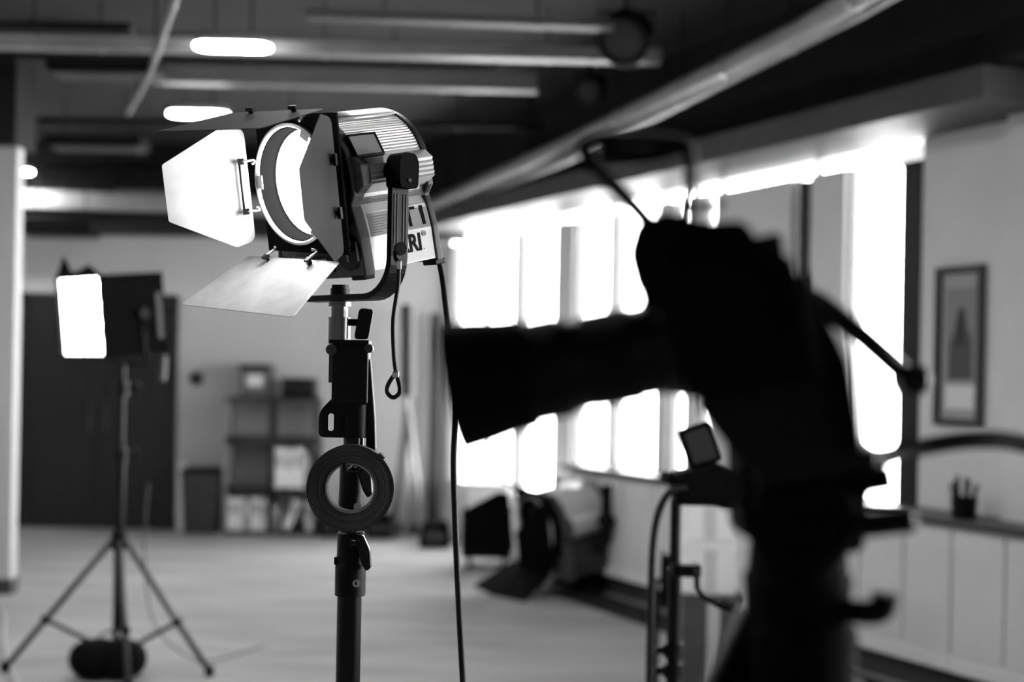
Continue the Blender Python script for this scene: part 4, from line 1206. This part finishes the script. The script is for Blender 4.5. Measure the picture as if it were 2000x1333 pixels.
k = MB(); k.lathe(Q(-.035, .055, .056), upc, [(0, 0), (0, .018), (.010, .018), (.012, .016), (.012, 0)], 24); k.build('mode_dial', M_black, cam_t)
k = MB(); cbox(k, -.102, -.096, -.045, .04, -.032, .034); k.build('rear_screen', M_blackm, cam_t, bevel=.002)
k = MB(); cprism(k, rpoly([(-.09, .034), (-.108, .010), (-.120, -.035), (-.118, -.100), (-.09, -.100)], .006), -.035, .05); k.build('rear_recorder', M_blackm, cam_t, bevel=.005)
for u_ in (-.03, 0, .028):
    k = MB(); k.cyl(Q(-.096, .055, u_), Q(-.1, .055, u_), .007, n=14); k.build('button', M_cast2, cam_t)
k = MB()
for a0 in (.0,):
    k.lathe(Q(0, 0, 0), fw_, [(-.004, 0), (-.004, .037), (.006, .037), (.008, .034), (.03, .034), (.03, .0345)], 48)
lens = k.build('lens_mount', M_black, cam_t)
def lpart(name, prof, m, par):
    k = MB(); k.lathe(Q(0, 0, 0), fw_, prof, 48); return k.build(name, m, par)
lpart('zoom_ring', [(.03, .030), (.03, .0358)] + [(.032 + .0014 * i, .0362 if i % 2 else .0354) for i in range(24)] + [(.066, .0358), (.066, .03)], M_rubber, cam_t)
lpart('lens_barrel', [(.065, .03), (.066, .0345), (.078, .0352), (.084, .0375), (.086, .0375), (.086, .03)], M_black, cam_t)
lpart('focus_ring', [(.086, .03), (.086, .0385)] + [(.088 + .0014 * i, .0388 if i % 2 else .038) for i in range(16)] + [(.112, .0385), (.112, .03)], M_rubber, cam_t)
lpart('lens_hood', [(.112, .036), (.112, .042), (.130, .0435), (.145, .0465), (.171, .0500), (.171, .0485), (.15, .045), (.120, .0385)], M_blackm, cam_t)
lpart('front_glass', [(.118, .0385), (.124, .02), (.126, 0)], mat('coated_front_glass', .005, .05), cam_t)
# carrying strap standing up in a loop over the body, hanging free at the right
L1 = lambda u, v, d=DC + .02: at(u, v, d)
k = MB(); k.strip(curve([L1(1275, 445), L1(1240, 405), L1(1175, 335), L1(1140, 292), L1(1160, 272), L1(1220, 268), L1(1290, 274), L1(1338, 282), L1(1348, 320), L1(1346, 380), L1(1335, 430)], 6), V((.002, .012, .003)), .009); k.build('carrying_strap', M_rubber, cam_t)
k = MB(); k.strip(curve([L1(1170, 292), L1(1220, 298), L1(1270, 302), L1(1325, 286)], 6), V((0, .012, .003)), .010); k.build('strap_pad', M_rubber, cam_t)
k = MB(); k.tube([L1(1560, 572, DC + .05), L1(1600, 592, DC + .05), L1(1690, 662, DC + .05), L1(1775, 738, DC + .05)], .0085, 12); arm = k.build('accessory_arm', M_black, cam_t)
k = MB(); k.lathe(L1(1782, 742, DC + .05) - V((.0, .014, 0)), V((0, 1, 0)), [(0, 0), (0, .009), (.004, .012), (.024, .012), (.028, .009), (.028, 0)], 20); k.build('arm_knob', M_black, arm)
# ---- tripod and fluid head
hx = Q(-.04, .0, -.1)
tp = at(1560, 1000, DC + .06)
tri = thing('camera_tripod', 'black fluid-head tripod holding the camera in the foreground', 'tripod', (tp.x, tp.y, 0))
ty = tp.y
zt_ = lambda v: at(1560, v, ty).z
k = MB(); k.obox(Q(-.085, .015, -.108), fw_ * .045, rt * .03, upc * .007); k.build('quick_release_plate', M_black, tri, bevel=.003)
k = MB(); k.obox(Q(-.088, .015, -.124), fw_ * .05, rt * .034, upc * .009); k.build('plate_clamp', M_blackm, tri, bevel=.004)
cen = V((tp.x, ty, zt_(1000)))
k = MB(); k.lathe(cen - rt * .045 + V((0, 0, .0)), rt, [(0, 0), (0, .036), (.006, .044), (.084, .044), (.09, .036), (.09, 0)], 36); k.build('tilt_drum', M_blackm, tri)
k = MB(); k.prism(rpoly([(-.05, -.02), (.045, -.03), (.05, .04), (.02, .075), (-.055, .07)], .012), cen, V((1, 0, 0)), ZU, V((0, 1, 0)), -.035, .035); k.build('head_body', M_blackm, tri, bevel=.006)
k = MB(); k.lathe((tp.x, ty, zt_(1200)), ZU, [(0, 0), (0, .041), (.03, .043), (.034, .040), (zt_(1060) - zt_(1200), .038), (zt_(1060) - zt_(1200), 0)], 36); k.build('pan_base', M_blackm, tri)
k = MB(); k.lathe((tp.x + .002, ty, zt_(1340)), ZU, [(0, 0), (0, .045), (.045, .046), (.05, .043), (zt_(1195) - zt_(1340), .040), (zt_(1195) - zt_(1340), 0)], 36); k.build('bowl', M_blackm, tri)
k = MB(); k.cyl(at(1640, 1033, ty - .03), at(1768, 1018, ty - .05), .0088, n=18); hd = k.build('pan_handle', M_black, tri)
k = MB(); k.lathe(at(1690, 1027, ty - .0375), (at(1768, 1018, ty - .05) - at(1640, 1033, ty - .03)), [(0, .0088), (0, .0095), (.036, .0095), (.038, .007), (.038, 0)], 18); k.build('handle_grip', M_rubber, hd)
k = MB(); k.tube(curve([at(1640, 1190, ty - .02), at(1690, 1198, ty - .03), at(1722, 1190, ty - .03), at(1728, 1160, ty - .03)], 5), [.009 + .0001 * i for i in range(16)], 12); k.build('pan_lock', M_rubber, tri)
k = MB(); k.cyl(at(1448, 958, ty - .04), at(1425, 955, ty - .05), .016, n=16); k.build('tilt_lock', M_rubber, tri)
sp = V((tp.x, ty, zt_(1340)))
k = MB(); k.cyl(sp - ZU * .10, sp + ZU * .005, .052, n=24); k.build('spider', M_black, tri)
for a, r0 in ((176, .62), (62, .6), (-55, .55)):
    d = V((math.cos(math.radians(a)), math.sin(math.radians(a)), 0))
    A = (sp + d * .03 + ZU * (.055 if a == 176 else -.04)); Bq = V((tp.x, ty, .02)) + d * r0
    k = MB(); k.tube([A, A.lerp(Bq, .5)], .017, 14); lg = k.build('leg', M_black, tri)
    k = MB(); k.tube([A.lerp(Bq, .48), Bq], .013, 12); k.build('lower_leg', M_gloss, lg)
    k = MB(); k.cyl(A.lerp(Bq, .46), A.lerp(Bq, .51), .023, n=14); k.build('leg_lock', M_rubber, lg)
    k = MB(); k.cyl(Bq - ZU * .02, Bq + ZU * .02, .02, n=12); k.build('foot', M_rubber, lg)
# black lead leaving the camera to the right
k = MB(); k.tube(curve([Q(-.104, .02, -.07), at(1700, 892, 1.14), at(1790, 876, 1.17), at(1900, 860, 1.18), at(2000, 868, 1.2), at(2120, 920, 1.22), at(2220, 1040, 1.25), V((.62, 1.3, 1.0)), V((.66, 1.35, .4)), V((.7, 1.4, .008)), V((1.0, 1.6, .008))], 8), .0075, 10)
tag(k.build('camera_lead', M_cable), 'black lead arching from the camera out of the right edge', 'cable')
